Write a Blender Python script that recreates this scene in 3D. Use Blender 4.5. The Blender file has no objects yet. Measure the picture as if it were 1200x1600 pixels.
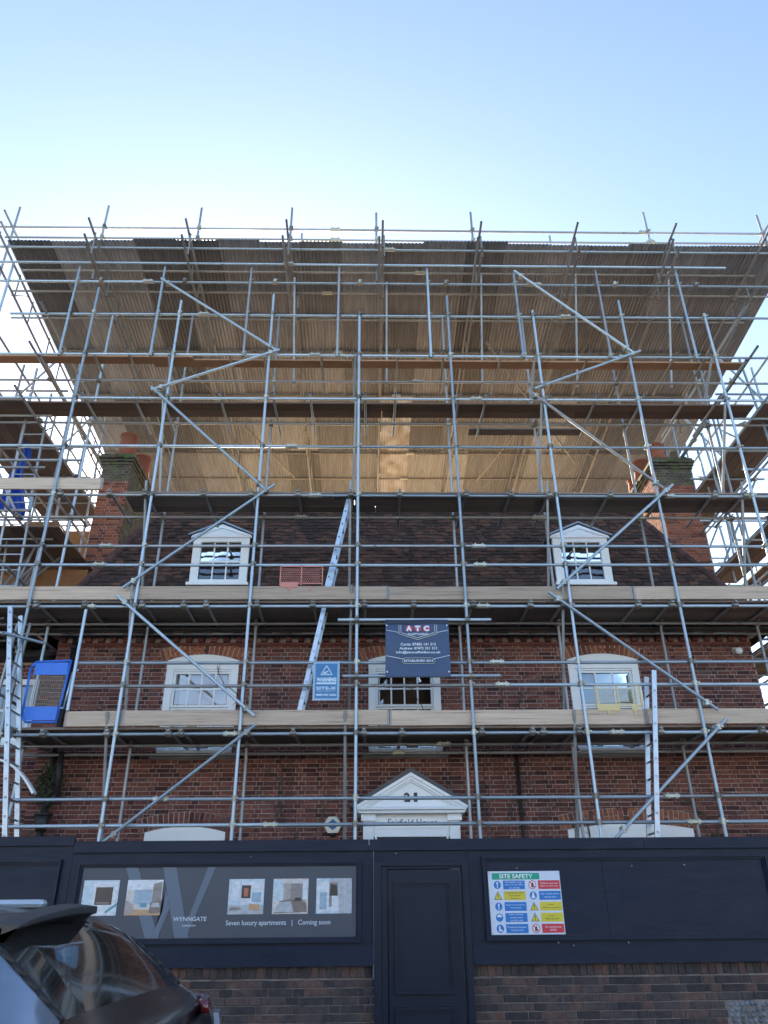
import bpy, math, random
import numpy as np
from mathutils import Vector, Matrix, Quaternion
random.seed(7); RNG = np.random.default_rng(7)
scene = bpy.context.scene
COL = scene.collection
R = math.radians

# ------------------------------------------------------------------ camera
F_PX = 1205.0
PITCH, YAW, ROLL, EYE = R(28.13), R(1.388), R(-0.56), 1.6
def _axes():
    cy, sy, cp, sp = math.cos(YAW), math.sin(YAW), math.cos(PITCH), math.sin(PITCH)
    f = Vector((sy*cp, cy*cp, sp)); r = Vector((cy, -sy, 0)); u = r.cross(f)
    c, s = math.cos(ROLL), math.sin(ROLL)
    return r*c+u*s, u*c-r*s, f
CR, CU, CF = _axes()
cam = bpy.data.cameras.new('camera'); camo = bpy.data.objects.new('camera', cam); COL.objects.link(camo)
cam.sensor_fit = 'VERTICAL'; cam.sensor_height = 36.0; cam.lens = F_PX/1600*36
cam.clip_start = 0.05; cam.clip_end = 3000
camo.matrix_world = Matrix(((CR.x, CU.x, -CF.x, 0), (CR.y, CU.y, -CF.y, 0), (CR.z, CU.z, -CF.z, EYE), (0, 0, 0, 1)))
scene.camera = camo
def at(px, py, Y):
    """survey helper: the point of the upright plane y=Y that the photo shows at a pixel"""
    d = CF + CR*((px-600)/F_PX) - CU*((py-800)/F_PX)
    return Vector((0, 0, EYE)) + d*(Y/d.y)

# ------------------------------------------------------------------ light
SUN_EL, SUN_AZ = R(19.5), R(-9)          # behind the house, a little to the left
world = bpy.data.worlds.new('World'); scene.world = world; world.use_nodes = True
nt = world.node_tree; bg = nt.nodes['Background']
sky = nt.nodes.new('ShaderNodeTexSky'); sky.sky_type = 'NISHITA'; sky.sun_disc = False
sky.sun_elevation = SUN_EL; sky.sun_rotation = SUN_AZ
sky.air_density = 0.8; sky.dust_density = 0.85; sky.ozone_density = 1.3
nt.links.new(sky.outputs[0], bg.inputs[0]); bg.inputs[1].default_value = 0.12
sl = bpy.data.lights.new('sun', 'SUN'); sl.energy = 5.0; sl.angle = R(0.5); sl.color = (1.0, 0.87, 0.69)
so = bpy.data.objects.new('sun', sl); COL.objects.link(so)
sdir = Vector((math.sin(SUN_AZ)*math.cos(SUN_EL), math.cos(SUN_AZ)*math.cos(SUN_EL), math.sin(SUN_EL)))
so.rotation_euler = sdir.to_track_quat('Z', 'Y').to_euler(); so.location = sdir*60
vs = scene.view_settings
vs.view_transform = 'Standard'; vs.look = 'None'; vs.gamma = 1.0; vs.exposure = 2.04
scene.cycles.max_bounces = 8; scene.cycles.diffuse_bounces = 5; scene.cycles.glossy_bounces = 4
scene.cycles.use_denoising = True

# ------------------------------------------------------------------ materials
MATS = {}
def mat(name, col, rough=0.7, metal=0.0, col2=None, scale=8.0, detail=4.0, amt=0.5, rnd=0.0, island=0.0, bump=0.0,
        bscale=None, stretch=(1, 1, 1), coat=0.0, spec=0.5, col3=None, s3=2.0, t3=0.62, rvar=0.0, objco=False, w3=0.12):
    """procedural surface: col mottled with col2 by noise, optional stain colour col3, per-piece value jitter"""
    if name in MATS: return MATS[name]
    m = bpy.data.materials.new(name); m.use_nodes = True; MATS[name] = m
    n = m.node_tree.nodes; l = m.node_tree.links; b = n['Principled BSDF']
    b.inputs['Roughness'].default_value = rough; b.inputs['Metallic'].default_value = metal
    b.inputs['Specular IOR Level'].default_value = spec
    if coat: b.inputs['Coat Weight'].default_value = coat; b.inputs['Coat Roughness'].default_value = 0.08
    src = None
    if objco: tc = n.new('ShaderNodeTexCoord'); src = tc.outputs['Object']
    else: ge = n.new('ShaderNodeNewGeometry'); src = ge.outputs['Position']
    mp = n.new('ShaderNodeMapping'); mp.inputs['Scale'].default_value = stretch; l.new(src, mp.inputs['Vector'])
    oi = n.new('ShaderNodeObjectInfo')
    add = n.new('ShaderNodeVectorMath'); add.operation = 'MULTIPLY_ADD'
    l.new(oi.outputs['Random'], add.inputs[0]); add.inputs[1].default_value = (17, 31, 23) if (rnd or objco) else (0, 0, 0)
    l.new(mp.outputs[0], add.inputs[2]); vec = add.outputs[0]
    rgb = n.new('ShaderNodeRGB'); rgb.outputs[0].default_value = (*col, 1); cur = rgb.outputs[0]
    nz = n.new('ShaderNodeTexNoise'); nz.inputs['Scale'].default_value = scale; nz.inputs['Detail'].default_value = detail
    nz.inputs['Roughness'].default_value = 0.62; l.new(vec, nz.inputs['Vector'])
    if col2:
        mr = n.new('ShaderNodeMapRange'); mr.inputs[1].default_value = 0.5-amt*0.36; mr.inputs[2].default_value = 0.5+amt*0.36
        l.new(nz.outputs[0], mr.inputs[0])
        mx = n.new('ShaderNodeMix'); mx.data_type = 'RGBA'; l.new(mr.outputs[0], mx.inputs[0]); l.new(cur, mx.inputs[6])
        mx.inputs[7].default_value = (*col2, 1); cur = mx.outputs[2]
    if island and not col2: pass
    if rnd or island:
        vsum = None
        if rnd: vsum = oi.outputs['Random']
        if island:
            g2 = n.new('ShaderNodeNewGeometry'); iv = g2.outputs['Random Per Island']
            if vsum is None: vsum = iv
            else:
                a = n.new('ShaderNodeMath'); a.operation = 'ADD'; l.new(vsum, a.inputs[0]); l.new(iv, a.inputs[1])
                fr = n.new('ShaderNodeMath'); fr.operation = 'FRACT'; l.new(a.outputs[0], fr.inputs[0]); vsum = fr.outputs[0]
        mr2 = n.new('ShaderNodeMapRange'); k = max(rnd, island); mr2.inputs[3].default_value = 1-k; mr2.inputs[4].default_value = 1+k
        l.new(vsum, mr2.inputs[0])
        hs = n.new('ShaderNodeHueSaturation'); l.new(mr2.outputs[0], hs.inputs['Value']); l.new(cur, hs.inputs['Color'])
        cur = hs.outputs[0]
    if col3:
        n3 = n.new('ShaderNodeTexNoise'); n3.inputs['Scale'].default_value = s3; n3.inputs['Detail'].default_value = 6
        n3.inputs['Roughness'].default_value = 0.7; l.new(vec, n3.inputs['Vector'])
        m3 = n.new('ShaderNodeMapRange'); m3.inputs[1].default_value = t3; m3.inputs[2].default_value = t3+w3; l.new(n3.outputs[0], m3.inputs[0])
        x3 = n.new('ShaderNodeMix'); x3.data_type = 'RGBA'; l.new(m3.outputs[0], x3.inputs[0]); l.new(cur, x3.inputs[6])
        x3.inputs[7].default_value = (*col3, 1); cur = x3.outputs[2]
    l.new(cur, b.inputs['Base Color'])
    if rvar:
        rr = n.new('ShaderNodeMapRange'); rr.inputs[3].default_value = max(rough-rvar, .02); rr.inputs[4].default_value = min(rough+rvar, 1)
        l.new(nz.outputs[0], rr.inputs[0]); l.new(rr.outputs[0], b.inputs['Roughness'])
    if bump:
        nb = n.new('ShaderNodeTexNoise'); nb.inputs['Scale'].default_value = bscale or scale*3; nb.inputs['Detail'].default_value = 5
        l.new(vec, nb.inputs['Vector'])
        bp = n.new('ShaderNodeBump'); bp.inputs['Strength'].default_value = bump; bp.inputs['Distance'].default_value = 0.01
        l.new(nb.outputs[0], bp.inputs['Height']); l.new(bp.outputs[0], b.inputs['Normal'])
    return m

def brick_mat(name, ramp, stain, stain_t=0.6, stain_s=1.6, soot=None):
    """every brick its own colour from a ramp, pitted, with lime or soot stains that wander over the wall"""
    m = bpy.data.materials.new(name); m.use_nodes = True; MATS[name] = m
    n = m.node_tree.nodes; l = m.node_tree.links; b = n['Principled BSDF']; b.inputs['Roughness'].default_value = 0.9
    b.inputs['Specular IOR Level'].default_value = 0.25
    g = n.new('ShaderNodeNewGeometry'); oi = n.new('ShaderNodeObjectInfo')
    a = n.new('ShaderNodeMath'); a.operation = 'ADD'; l.new(oi.outputs['Random'], a.inputs[0]); l.new(g.outputs['Random Per Island'], a.inputs[1])
    fr = n.new('ShaderNodeMath'); fr.operation = 'FRACT'; l.new(a.outputs[0], fr.inputs[0])
    cr = n.new('ShaderNodeValToRGB'); el = cr.color_ramp.elements
    while len(el) < len(ramp): el.new(0.5)
    for i, (p, c) in enumerate(ramp): el[i].position = p; el[i].color = (*c, 1)
    l.new(fr.outputs[0], cr.inputs[0])
    nz = n.new('ShaderNodeTexNoise'); nz.inputs['Scale'].default_value = 22; nz.inputs['Detail'].default_value = 6; nz.inputs['Roughness'].default_value = .7
    l.new(g.outputs['Position'], nz.inputs['Vector'])
    mr = n.new('ShaderNodeMapRange'); mr.inputs[1].default_value = .3; mr.inputs[2].default_value = .7; mr.inputs[3].default_value = .55; mr.inputs[4].default_value = 1.45
    l.new(nz.outputs[0], mr.inputs[0])
    hs = n.new('ShaderNodeHueSaturation'); l.new(cr.outputs[0], hs.inputs['Color']); l.new(mr.outputs[0], hs.inputs['Value']); cur = hs.outputs[0]
    for sc, t, c, f in ((stain_s, stain_t, stain, .75), (.7, .55, soot or stain, .7 if soot else 0)):
        if not f: continue
        n3 = n.new('ShaderNodeTexNoise'); n3.inputs['Scale'].default_value = sc; n3.inputs['Detail'].default_value = 8; n3.inputs['Roughness'].default_value = .72
        l.new(g.outputs['Position'], n3.inputs['Vector'])
        m3 = n.new('ShaderNodeMapRange'); m3.inputs[1].default_value = t; m3.inputs[2].default_value = t+.14; m3.inputs[4].default_value = f; l.new(n3.outputs[0], m3.inputs[0])
        x = n.new('ShaderNodeMix'); x.data_type = 'RGBA'; l.new(m3.outputs[0], x.inputs[0]); l.new(cur, x.inputs[6]); x.inputs[7].default_value = (*c, 1); cur = x.outputs[2]
    l.new(cur, b.inputs['Base Color'])
    bp = n.new('ShaderNodeBump'); bp.inputs['Strength'].default_value = .5; bp.inputs['Distance'].default_value = .006
    l.new(nz.outputs[0], bp.inputs['Height']); l.new(bp.outputs[0], b.inputs['Normal'])
    return m

BRICK = brick_mat('old_red_brick', [(0, (.066, .032, .030)), (.25, (.13, .050, .042)), (.55, (.175, .066, .052)), (.85, (.22, .085, .062)), (1, (.13, .080, .072))],
                  (.36, .30, .27), .66, 2.2, (.060, .042, .038))
GBRICK = brick_mat('sooty_garden_brick', [(0, (.045, .040, .042)), (.35, (.068, .058, .058)), (.6, (.085, .066, .063)), (.85, (.125, .075, .062)), (1, (.07, .06, .066))],
                   (.30, .27, .25), .70, 5.0, (.045, .048, .05))
ARCH = brick_mat('arch_brick', [(0, (.10, .05, .045)), (.3, (.26, .09, .055)), (.6, (.36, .14, .075)), (1, (.30, .11, .06))], (.3, .26, .22), .72, 4.0)
CHIM = brick_mat('chimney_brick', [(0, (.12, .045, .035)), (.4, (.26, .085, .05)), (.8, (.36, .13, .075)), (1, (.2, .09, .07))], (.30, .27, .23), .66, 3.0, (.07, .055, .045))
TILE = brick_mat('clay_roof_tile', [(0, (.044, .033, .032)), (.3, (.064, .044, .040)), (.65, (.084, .053, .046)), (.9, (.115, .064, .052)), (1, (.15, .080, .060))],
                 (.13, .12, .105), .68, 3.5, (.035, .03, .031))
MORTAR = mat('lime_mortar', (.52, .44, .40), .95, col2=(.30, .23, .20), scale=3.5, amt=.9, bump=.3, col3=(.12, .08, .07), s3=.9, t3=.55)
GMORTAR = mat('grey_mortar', (.30, .27, .245), .95, col2=(.11, .095, .09), scale=6, amt=.8, col3=(.45, .42, .40), s3=14, t3=.66, w3=.05)
GALV = mat('galvanised_tube', (.33, .42, .49), .48, .45, col2=(.45, .52, .57), scale=4, amt=.9, rnd=.32, rvar=.14, col3=(.23, .19, .15), s3=3.5, t3=.64, w3=.1)
GALV2 = mat('weathered_tube', (.30, .31, .32), .5, .5, col2=(.40, .40, .40), scale=5, amt=.8, rnd=.22, rvar=.12, col3=(.20, .12, .07), s3=5, t3=.62)
BROWN_TUBE = mat('rusty_tube', (.26, .24, .22), .6, .4, col2=(.34, .31, .27), scale=6, amt=.8, rnd=.2, col3=(.22, .11, .05), s3=5, t3=.55)
DARKHOLE = mat('tube_bore', (.03, .03, .032), .8)
COUP = mat('coupler_steel', (.20, .19, .175), .55, .6, col2=(.36, .34, .28), scale=20, amt=1, rnd=.35)
COUPZ = mat('zinc_coupler', (.58, .58, .50), .5, .5, col2=(.42, .42, .35), scale=20, amt=1, rnd=.15)
ALU = mat('aluminium', (.50, .57, .64), .4, .6, col2=(.42, .48, .54), scale=9, amt=.7, rvar=.1)
PALE = mat('pale_scaffold_board', (.62, .48, .36), .85, col2=(.36, .28, .21), scale=3, detail=8, amt=.75, rnd=.24, stretch=(.35, 6, 11), col3=(.17, .13, .10), s3=3, t3=.58, bump=.35)
DECKB = mat('deck_board', (.26, .20, .16), .88, col2=(.16, .125, .10), scale=3, detail=7, amt=.9, rnd=.25, stretch=(.8, 9, 9), col3=(.30, .25, .21), s3=3, t3=.66, bump=.2)
BROWNB = mat('brown_board', (.20, .12, .08), .82, col2=(.13, .08, .055), scale=3, detail=7, amt=.9, rnd=.2, stretch=(.8, 10, 10), col3=(.27, .19, .13), s3=3, t3=.64, bump=.2)
ORNGB = mat('new_orange_board', (.46, .25, .135), .82, col2=(.34, .18, .10), scale=3, detail=7, amt=.9, rnd=.2, stretch=(.8, 10, 10), bump=.2)
SIDEB = mat('side_deck_board', (.24, .165, .12), .85, col2=(.16, .11, .08), scale=3, detail=7, amt=.9, rnd=.25, stretch=(8, .8, 8), bump=.2)
PLY = mat('orange_plywood', (.34, .17, .075), .8, col2=(.24, .115, .05), scale=4, amt=.9, stretch=(1, 1, 5), rnd=.15, col3=(.42, .25, .12), s3=7, t3=.6)
SHEET = mat('corrugated_steel', (.36, .375, .395), .5, .15, col2=(.19, .19, .20), scale=2.2, detail=7, amt=.9, rnd=.48, stretch=(5, .6, 1), col3=(.24, .16, .11), s3=1.3, t3=.66, w3=.2, rvar=.1)
WHITE = mat('white_gloss_paint', (.86, .88, .88), .35, col2=(.80, .82, .82), scale=3, amt=.8, rvar=.1, col3=(.50, .49, .45), s3=5, t3=.70)
STONE = mat('painted_stone_sill', (.50, .49, .46), .8, col2=(.36, .35, .33), scale=6, amt=.9)
NAVY = mat('navy_hoarding_paint', (.003, .013, .036), .5, col2=(.002, .009, .027), scale=5, amt=.9, rvar=.14, spec=.3, stretch=(.6, 1, 3), bump=.15, bscale=14, col3=(.022, .032, .055), s3=3, t3=.60, w3=.2)
NAVYD = mat('navy_door_paint', (.003, .010, .028), .45, col2=(.002, .008, .021), scale=4, amt=.8, spec=.3, rvar=.12, bump=.05, bscale=30)
LEAD = mat('dark_lead', (.07, .072, .078), .6, .3, col2=(.11, .11, .115), scale=5, amt=.8)
LEADP = mat('pale_lead', (.32, .36, .41), .5, .4, col2=(.22, .25, .29), scale=7, amt=.9)
TERRA = mat('terracotta_pot', (.36, .12, .065), .85, col2=(.25, .08, .05), scale=6, amt=.9, rnd=.1, col3=(.12, .08, .06), s3=4, t3=.6)
MOSSB = brick_mat('mossy_stone', [(0, (.07, .06, .05)), (.4, (.12, .10, .08)), (.8, (.10, .085, .07)), (1, (.16, .14, .12))], (.10, .16, .035), .50, 5.0)
RIDGE = mat('hip_tile', (.10, .055, .052), .9, col2=(.07, .04, .04), scale=8, amt=.9, rnd=.3)
BLACK = mat('black_plastic', (.012, .012, .013), .5)
IRON = mat('black_cast_iron', (.018, .018, .020), .55, col2=(.03, .028, .027), scale=9, amt=.8)
ASPH = mat('asphalt', (.055, .055, .056), .92, col2=(.04, .04, .04), scale=40, amt=.9, bump=.5, bscale=160)
PAVE = mat('paving', (.26, .25, .235), .9, col2=(.19, .185, .175), scale=7, amt=.9, bump=.2, rnd=.12)
SOIL = mat('garden_soil', (.07, .055, .04), .95, col2=(.11, .09, .065), scale=5, amt=.9, bump=.5)
BLUEP = mat('blue_gate_paint', (.035, .19, .72), .4, col2=(.03, .155, .60), scale=5, amt=.8)
BLUET = mat('blue_tarpaulin', (.02, .09, .48), .5, col2=(.015, .06, .36), scale=4, amt=.8, bump=.4, bscale=9)
PINK = mat('pink_guard_plastic', (.62, .25, .20), .6, col2=(.55, .2, .16), scale=6, amt=.8)
YELL = mat('yellow_guard_plastic', (.72, .58, .28), .6, col2=(.66, .52, .25), scale=6, amt=.8)
LEAF = mat('dark_leaf', (.035, .05, .025), .7, col2=(.06, .075, .03), scale=9, amt=.9, rnd=.2)
TWIG = mat('dry_creeper', (.085, .065, .055), .9, col2=(.13, .10, .08), scale=12, amt=.8)
MOSS = mat('moss', (.075, .11, .025), .95, col2=(.12, .14, .04), scale=12, amt=.9, bump=.6)
def glass(name, tint=(.02, .025, .03), rough=.03):
    if name in MATS: return MATS[name]
    m = bpy.data.materials.new(name); m.use_nodes = True; MATS[name] = m
    n = m.node_tree.nodes; l = m.node_tree.links; b = n['Principled BSDF']
    b.inputs['Base Color'].default_value = (.9, .95, .97, 1); b.inputs['Roughness'].default_value = rough
    b.inputs['Transmission Weight'].default_value = 1.0; b.inputs['IOR'].default_value = 1.5
    gl = n.new('ShaderNodeBsdfGlossy'); gl.inputs['Roughness'].default_value = rough
    tr = n.new('ShaderNodeBsdfTransparent'); tr.inputs[0].default_value = (*tint, 1)
    fr = n.new('ShaderNodeFresnel'); fr.inputs[0].default_value = 2.5
    mx = n.new('ShaderNodeMixShader'); l.new(fr.outputs[0], mx.inputs[0]); l.new(tr.outputs[0], mx.inputs[1]); l.new(gl.outputs[0], mx.inputs[2])
    nz = n.new('ShaderNodeTexNoise'); nz.inputs['Scale'].default_value = 2.5; ge = n.new('ShaderNodeNewGeometry'); l.new(ge.outputs['Position'], nz.inputs['Vector'])
    bp = n.new('ShaderNodeBump'); bp.inputs['Strength'].default_value = .015; bp.inputs['Distance'].default_value = .02
    l.new(nz.outputs[0], bp.inputs['Height']); l.new(bp.outputs[0], gl.inputs['Normal'])
    l.new(mx.outputs[0], n['Material Output'].inputs[0]); return m
GLASS = glass('window_glass', (.86, .90, .92))
def flat(c, rough=.5):
    k = 'print_%02x%02x%02x' % tuple(int(255*min(1, max(0, v))**.4545) for v in c)
    return mat(k, c, rough, col2=tuple(v*.88 for v in c), scale=4, amt=.8)

# ------------------------------------------------------------------ mesh helpers
class MB:
    def __init__(s): s.v = []; s.f = []; s.mi = []
    def quad(s, a, b, c, d, mi=0):
        k = len(s.v); s.v += [tuple(a), tuple(b), tuple(c), tuple(d)]; s.f.append((k, k+1, k+2, k+3)); s.mi.append(mi); return s
    def poly(s, pts, mi=0):
        k = len(s.v); s.v += [tuple(p) for p in pts]; s.f.append(tuple(range(k, k+len(pts)))); s.mi.append(mi); return s
    def box(s, x0, x1, y0, y1, z0, z1, mi=0):
        k = len(s.v)
        s.v += [(x0,y0,z0),(x1,y0,z0),(x1,y1,z0),(x0,y1,z0),(x0,y0,z1),(x1,y0,z1),(x1,y1,z1),(x0,y1,z1)]
        for q in ((0,3,2,1),(4,5,6,7),(0,1,5,4),(1,2,6,5),(2,3,7,6),(3,0,4,7)): s.f.append(tuple(k+i for i in q)); s.mi.append(mi)
        return s
    def obox(s, c, ax, ay, az, mi=0):
        """box from a centre and three half-axis vectors"""
        c, ax, ay, az = map(Vector, (c, ax, ay, az)); k = len(s.v)
        for sx, sy, sz in ((-1,-1,-1),(1,-1,-1),(1,1,-1),(-1,1,-1),(-1,-1,1),(1,-1,1),(1,1,1),(-1,1,1)): s.v.append(tuple(c+ax*sx+ay*sy+az*sz))
        for q in ((0,3,2,1),(4,5,6,7),(0,1,5,4),(1,2,6,5),(2,3,7,6),(3,0,4,7)): s.f.append(tuple(k+i for i in q)); s.mi.append(mi)
        return s
    def bar(s, p, q, w, d, up=(0, 0, 1), mi=0):
        p, q = Vector(p), Vector(q); t = (q-p); L = t.length; t /= L
        a = t.cross(Vector(up)); a = a.normalized() if a.length > 1e-5 else Vector((1, 0, 0)); b = a.cross(t)
        return s.obox((p+q)/2, t*(L/2), a*(w/2), b*(d/2), mi)
    def tube(s, p, q, r, n=8, r2=None, mi=0):
        p, q = Vector(p), Vector(q); t = (q-p).normalized(); a = t.orthogonal().normalized(); b = t.cross(a); k = len(s.v); r2 = r if r2 is None else r2
        for c, rr in ((p, r), (q, r2)):
            for i in range(n):
                g = 2*math.pi*i/n; s.v.append(tuple(c+(a*math.cos(g)+b*math.sin(g))*rr))
        for i in range(n): s.f.append((k+i, k+(i+1)%n, k+n+(i+1)%n, k+n+i)); s.mi.append(mi)
        s.f.append(tuple(k+i for i in reversed(range(n)))); s.mi.append(mi); s.f.append(tuple(k+n+i for i in range(n))); s.mi.append(mi)
        return s
    def prism(s, pts, d, mi=0):
        """polygon extruded by vector d"""
        d = Vector(d); k = len(s.v); n = len(pts); s.v += [tuple(p) for p in pts]+[tuple(Vector(p)+d) for p in pts]
        s.f.append(tuple(range(k, k+n))); s.mi.append(mi); s.f.append(tuple(k+n+i for i in reversed(range(n)))); s.mi.append(mi)
        for i in range(n): s.f.append((k+i, k+n+i, k+n+(i+1)%n, k+(i+1)%n)); s.mi.append(mi)
        return s
    def mesh(s, name, mats, smooth=False, fix=True):
        me = bpy.data.meshes.new(name); me.from_pydata(s.v, [], s.f); me.update()
        for m in (mats if isinstance(mats, (list, tuple)) else [mats]): me.materials.append(m)
        if any(s.mi): me.polygons.foreach_set('material_index', s.mi)
        if fix:
            import bmesh
            bm = bmesh.new(); bm.from_mesh(me); bmesh.ops.recalc_face_normals(bm, faces=bm.faces); bm.to_mesh(me); bm.free()
        if smooth: me.shade_smooth()
        return me
    def build(s, name, mats, parent=None, smooth=False, bevel=0, **kw):
        o = link(name, s.mesh(name, mats, smooth), parent, **kw)
        if bevel:
            b = o.modifiers.new('bevel', 'BEVEL'); b.width = bevel; b.segments = 2; b.limit_method = 'ANGLE'
        return o
WM = {}
def link(name, me, parent=None, **kw): return place(name, me, Matrix.Identity(4), parent, **kw)
def tag(o, label=None, category=None, group=None, kind=None):
    if label: o['label'] = label
    if category: o['category'] = category
    if group: o['group'] = group
    if kind: o['kind'] = kind
    return o
def thing(name, loc, label, category, group=None):
    o = bpy.data.objects.new(name, None); COL.objects.link(o); o.location = loc; o.empty_display_size = .2
    WM[o.name] = Matrix.Translation(loc); return tag(o, label, category, group)
def mats_to(p, q):
    p, q = Vector(p), Vector(q); t = q-p; L = t.length
    return Matrix.Translation(p) @ t.to_track_quat('Z', 'X').to_matrix().to_4x4() @ Matrix.Diagonal((1, 1, L, 1))
def place(name, me, M, parent, **kw):
    o = bpy.data.objects.new(name, me); COL.objects.link(o)
    WM[o.name] = M
    if parent: o.parent = parent; o.matrix_parent_inverse = WM[parent.name].inverted_safe()
    o.matrix_basis = M; tag(o, **kw); return o

TR = 0.0245
def tube_mesh(name, m, r=TR, n=12):
    mb = MB(); k = 0
    ring = lambda z, rr: [(rr*math.cos(2*math.pi*i/n), rr*math.sin(2*math.pi*i/n), z) for i in range(n)]
    rings = [ring(.02, r*.8), ring(0, r*.8), ring(0, r), ring(1, r), ring(1, r*.8), ring(.98, r*.8)]
    for a in rings: mb.v += a
    for j in range(5):
        for i in range(n):
            mb.f.append((j*n+i, j*n+(i+1)%n, (j+1)*n+(i+1)%n, (j+1)*n+i)); mb.mi.append(1 if j in (0, 4) else 0)
    mb.f.append(tuple(range(n))); mb.mi.append(1); mb.f.append(tuple(5*n+i for i in range(n))); mb.mi.append(1)
    me = mb.mesh(name, [m, DARKHOLE])
    me.polygons.foreach_set('use_smooth', [len(p.vertices) == 4 for p in me.polygons])
    me.set_sharp_from_angle(angle=R(45)); return me
T_NEW, T_OLD, T_RUST = tube_mesh('tube_bright', GALV), tube_mesh('tube_weathered', GALV2), tube_mesh('tube_rusty', BROWN_TUBE)
T_THIN = tube_mesh('tube_thin', BROWN_TUBE, .017, 8)
def tube(parent, name, p, q, me=None):
    if me is None and name in ('guard_rail', 'ledger', 'facade_brace', 'hung_upright') and random.random() < .22: me = T_OLD
    return place(name, me or T_NEW, mats_to(p, q), parent)
def coupler_mesh(name, m):
    mb = MB(); mb.tube((0, 0, -.04), (0, 0, .04), .037, 10); mb.tube((-.04, .05, 0), (.04, .05, 0), .037, 10)
    mb.box(-.03, .03, .015, .045, -.03, .03); mb.tube((.04, -.035, 0), (.04, .04, 0), .011, 6); mb.box(.026, .055, -.045, -.025, -.013, .013)
    mb.tube((0, .015, .045), (0, .095, .045), .011, 6); mb.box(-.014, .014, .09, .106, .03, .058)
    me = mb.mesh(name, m, True); me.set_sharp_from_angle(angle=R(40)); return me
C_DARK, C_ZINC = coupler_mesh('coupler_dark', COUP), coupler_mesh('coupler_zinc', COUPZ)
def sleeve_mesh():
    mb = MB(); mb.tube((-.11, 0, 0), (.11, 0, 0), .036, 10); mb.box(-.10, .10, -.05, -.02, -.018, .018)
    for x in (-.06, .06): mb.tube((x, -.045, -.035), (x, -.045, .04), .012, 6)
    return mb.mesh('sleeve', COUPZ)
C_SLEEVE = sleeve_mesh()
def coupler(parent, x, y, z, rot=0, me=None):
    M = Matrix.Translation((x, y, z)) @ Matrix.Rotation(rot, 4, 'Z') @ Matrix.Rotation(random.uniform(-.1, .1), 4, 'Y')
    return place('coupler', me or (C_ZINC if random.random() < .45 else C_DARK), M, parent)
def board_mesh(name, m, w=.225, t=.038):
    mb = MB(); c = .006
    prof = [(-w/2+c, 0), (w/2-c, 0), (w/2, c), (w/2, t-c), (w/2-c, t), (-w/2+c, t), (-w/2, t-c), (-w/2, c)]
    mb.prism([(0, y, z) for y, z in prof], (1, 0, 0)); return mb.mesh(name, m)
B_ORNG = board_mesh('board_orange', ORNGB)
B_DECK, B_BROWN, B_PALE, B_SIDE = (board_mesh(n, m) for n, m in (('board_deck', DECKB), ('board_brown', BROWNB), ('board_pale', PALE), ('board_side', SIDEB)))
def board(parent, name, p, q, me, edge=False):
    """scaffold board from p to q (bottom centre line); edge=True stands it on its long edge"""
    p, q = Vector(p), Vector(q); t = q-p; L = t.length; t /= L
    side = Vector((0, 0, 1)).cross(t).normalized(); up = t.cross(side)
    if edge: side, up = up, -side
    M = Matrix(((t.x*L, side.x, up.x, p.x), (t.y*L, side.y, up.y, p.y), (t.z*L, side.z, up.z, p.z), (0, 0, 0, 1)))
    return place(name, me, M, parent)
def text_mesh(body, m, width=None, height=None, bold=0.0, shear=0.0, spacing=1.0):
    cu = bpy.data.curves.new('lettering', 'FONT'); cu.body = body; cu.size = 1; cu.align_x = 'LEFT'; cu.offset = bold; cu.shear = shear; cu.space_character = spacing
    cu.resolution_u = 3
    o = bpy.data.objects.new('tmp_text', cu); COL.objects.link(o)
    dg = bpy.context.evaluated_depsgraph_get(); me = bpy.data.meshes.new_from_object(o.evaluated_get(dg)); bpy.data.objects.remove(o)
    n = len(me.vertices); co = np.empty(n*3); me.vertices.foreach_get('co', co); co = co.reshape(-1, 3)
    mn, mx = co.min(0), co.max(0); co -= mn; sz = mx-mn
    sx = width/sz[0] if width else (height/sz[1]); sy = height/sz[1] if height else sx
    co[:, 0] *= sx; co[:, 1] *= sy; co[:, 2] = 0
    out = np.stack([co[:, 0], 0*co[:, 0], co[:, 1]], 1)
    me.vertices.foreach_set('co', out.ravel()); me.materials.clear(); me.materials.append(m); me.update(); return me, sx*sz[0], sy*sz[1]
def text(parent, body, x, y, z, m, width=None, height=None, centre=False, name='lettering', **k):
    me, w, h = text_mesh(body, m, width, height, **k)
    return place(name, me, Matrix.Translation((x-(w/2 if centre else 0), y, z-(h/2 if centre else 0))), parent)

# ------------------------------------------------------------------ ground
def sheet(name, x0, x1, y0, y1, z, m): return MB().quad((x0, y0, z), (x1, y0, z), (x1, y1, z), (x0, y1, z)).build(name, m, kind='structure')
sheet('ground', -600, 600, -600, 900, -.012, SOIL)
sheet('road', -300, 300, -4.5, 4.6, -.004, ASPH)
pv = MB().box(-60, 60, 4.75, 9.0, -.06, .115).build('pavement', PAVE, kind='structure')
slab = MB().box(.004, .596, .004, .596, 0, .012).mesh('paving_slab', PAVE)
for i in range(24):
    for j in range(6): place('paving_slab', slab, Matrix.Translation((-7.2+i*.6, 4.78+j*.6, .113)), pv)
kb = MB()
for i in range(40): kb.box(-18.3+i*.915, -18.3+i*.915+.909, 4.6, 4.748, -.05, .125)
kb.build('kerb', STONE, kind='structure', bevel=.012)

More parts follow.
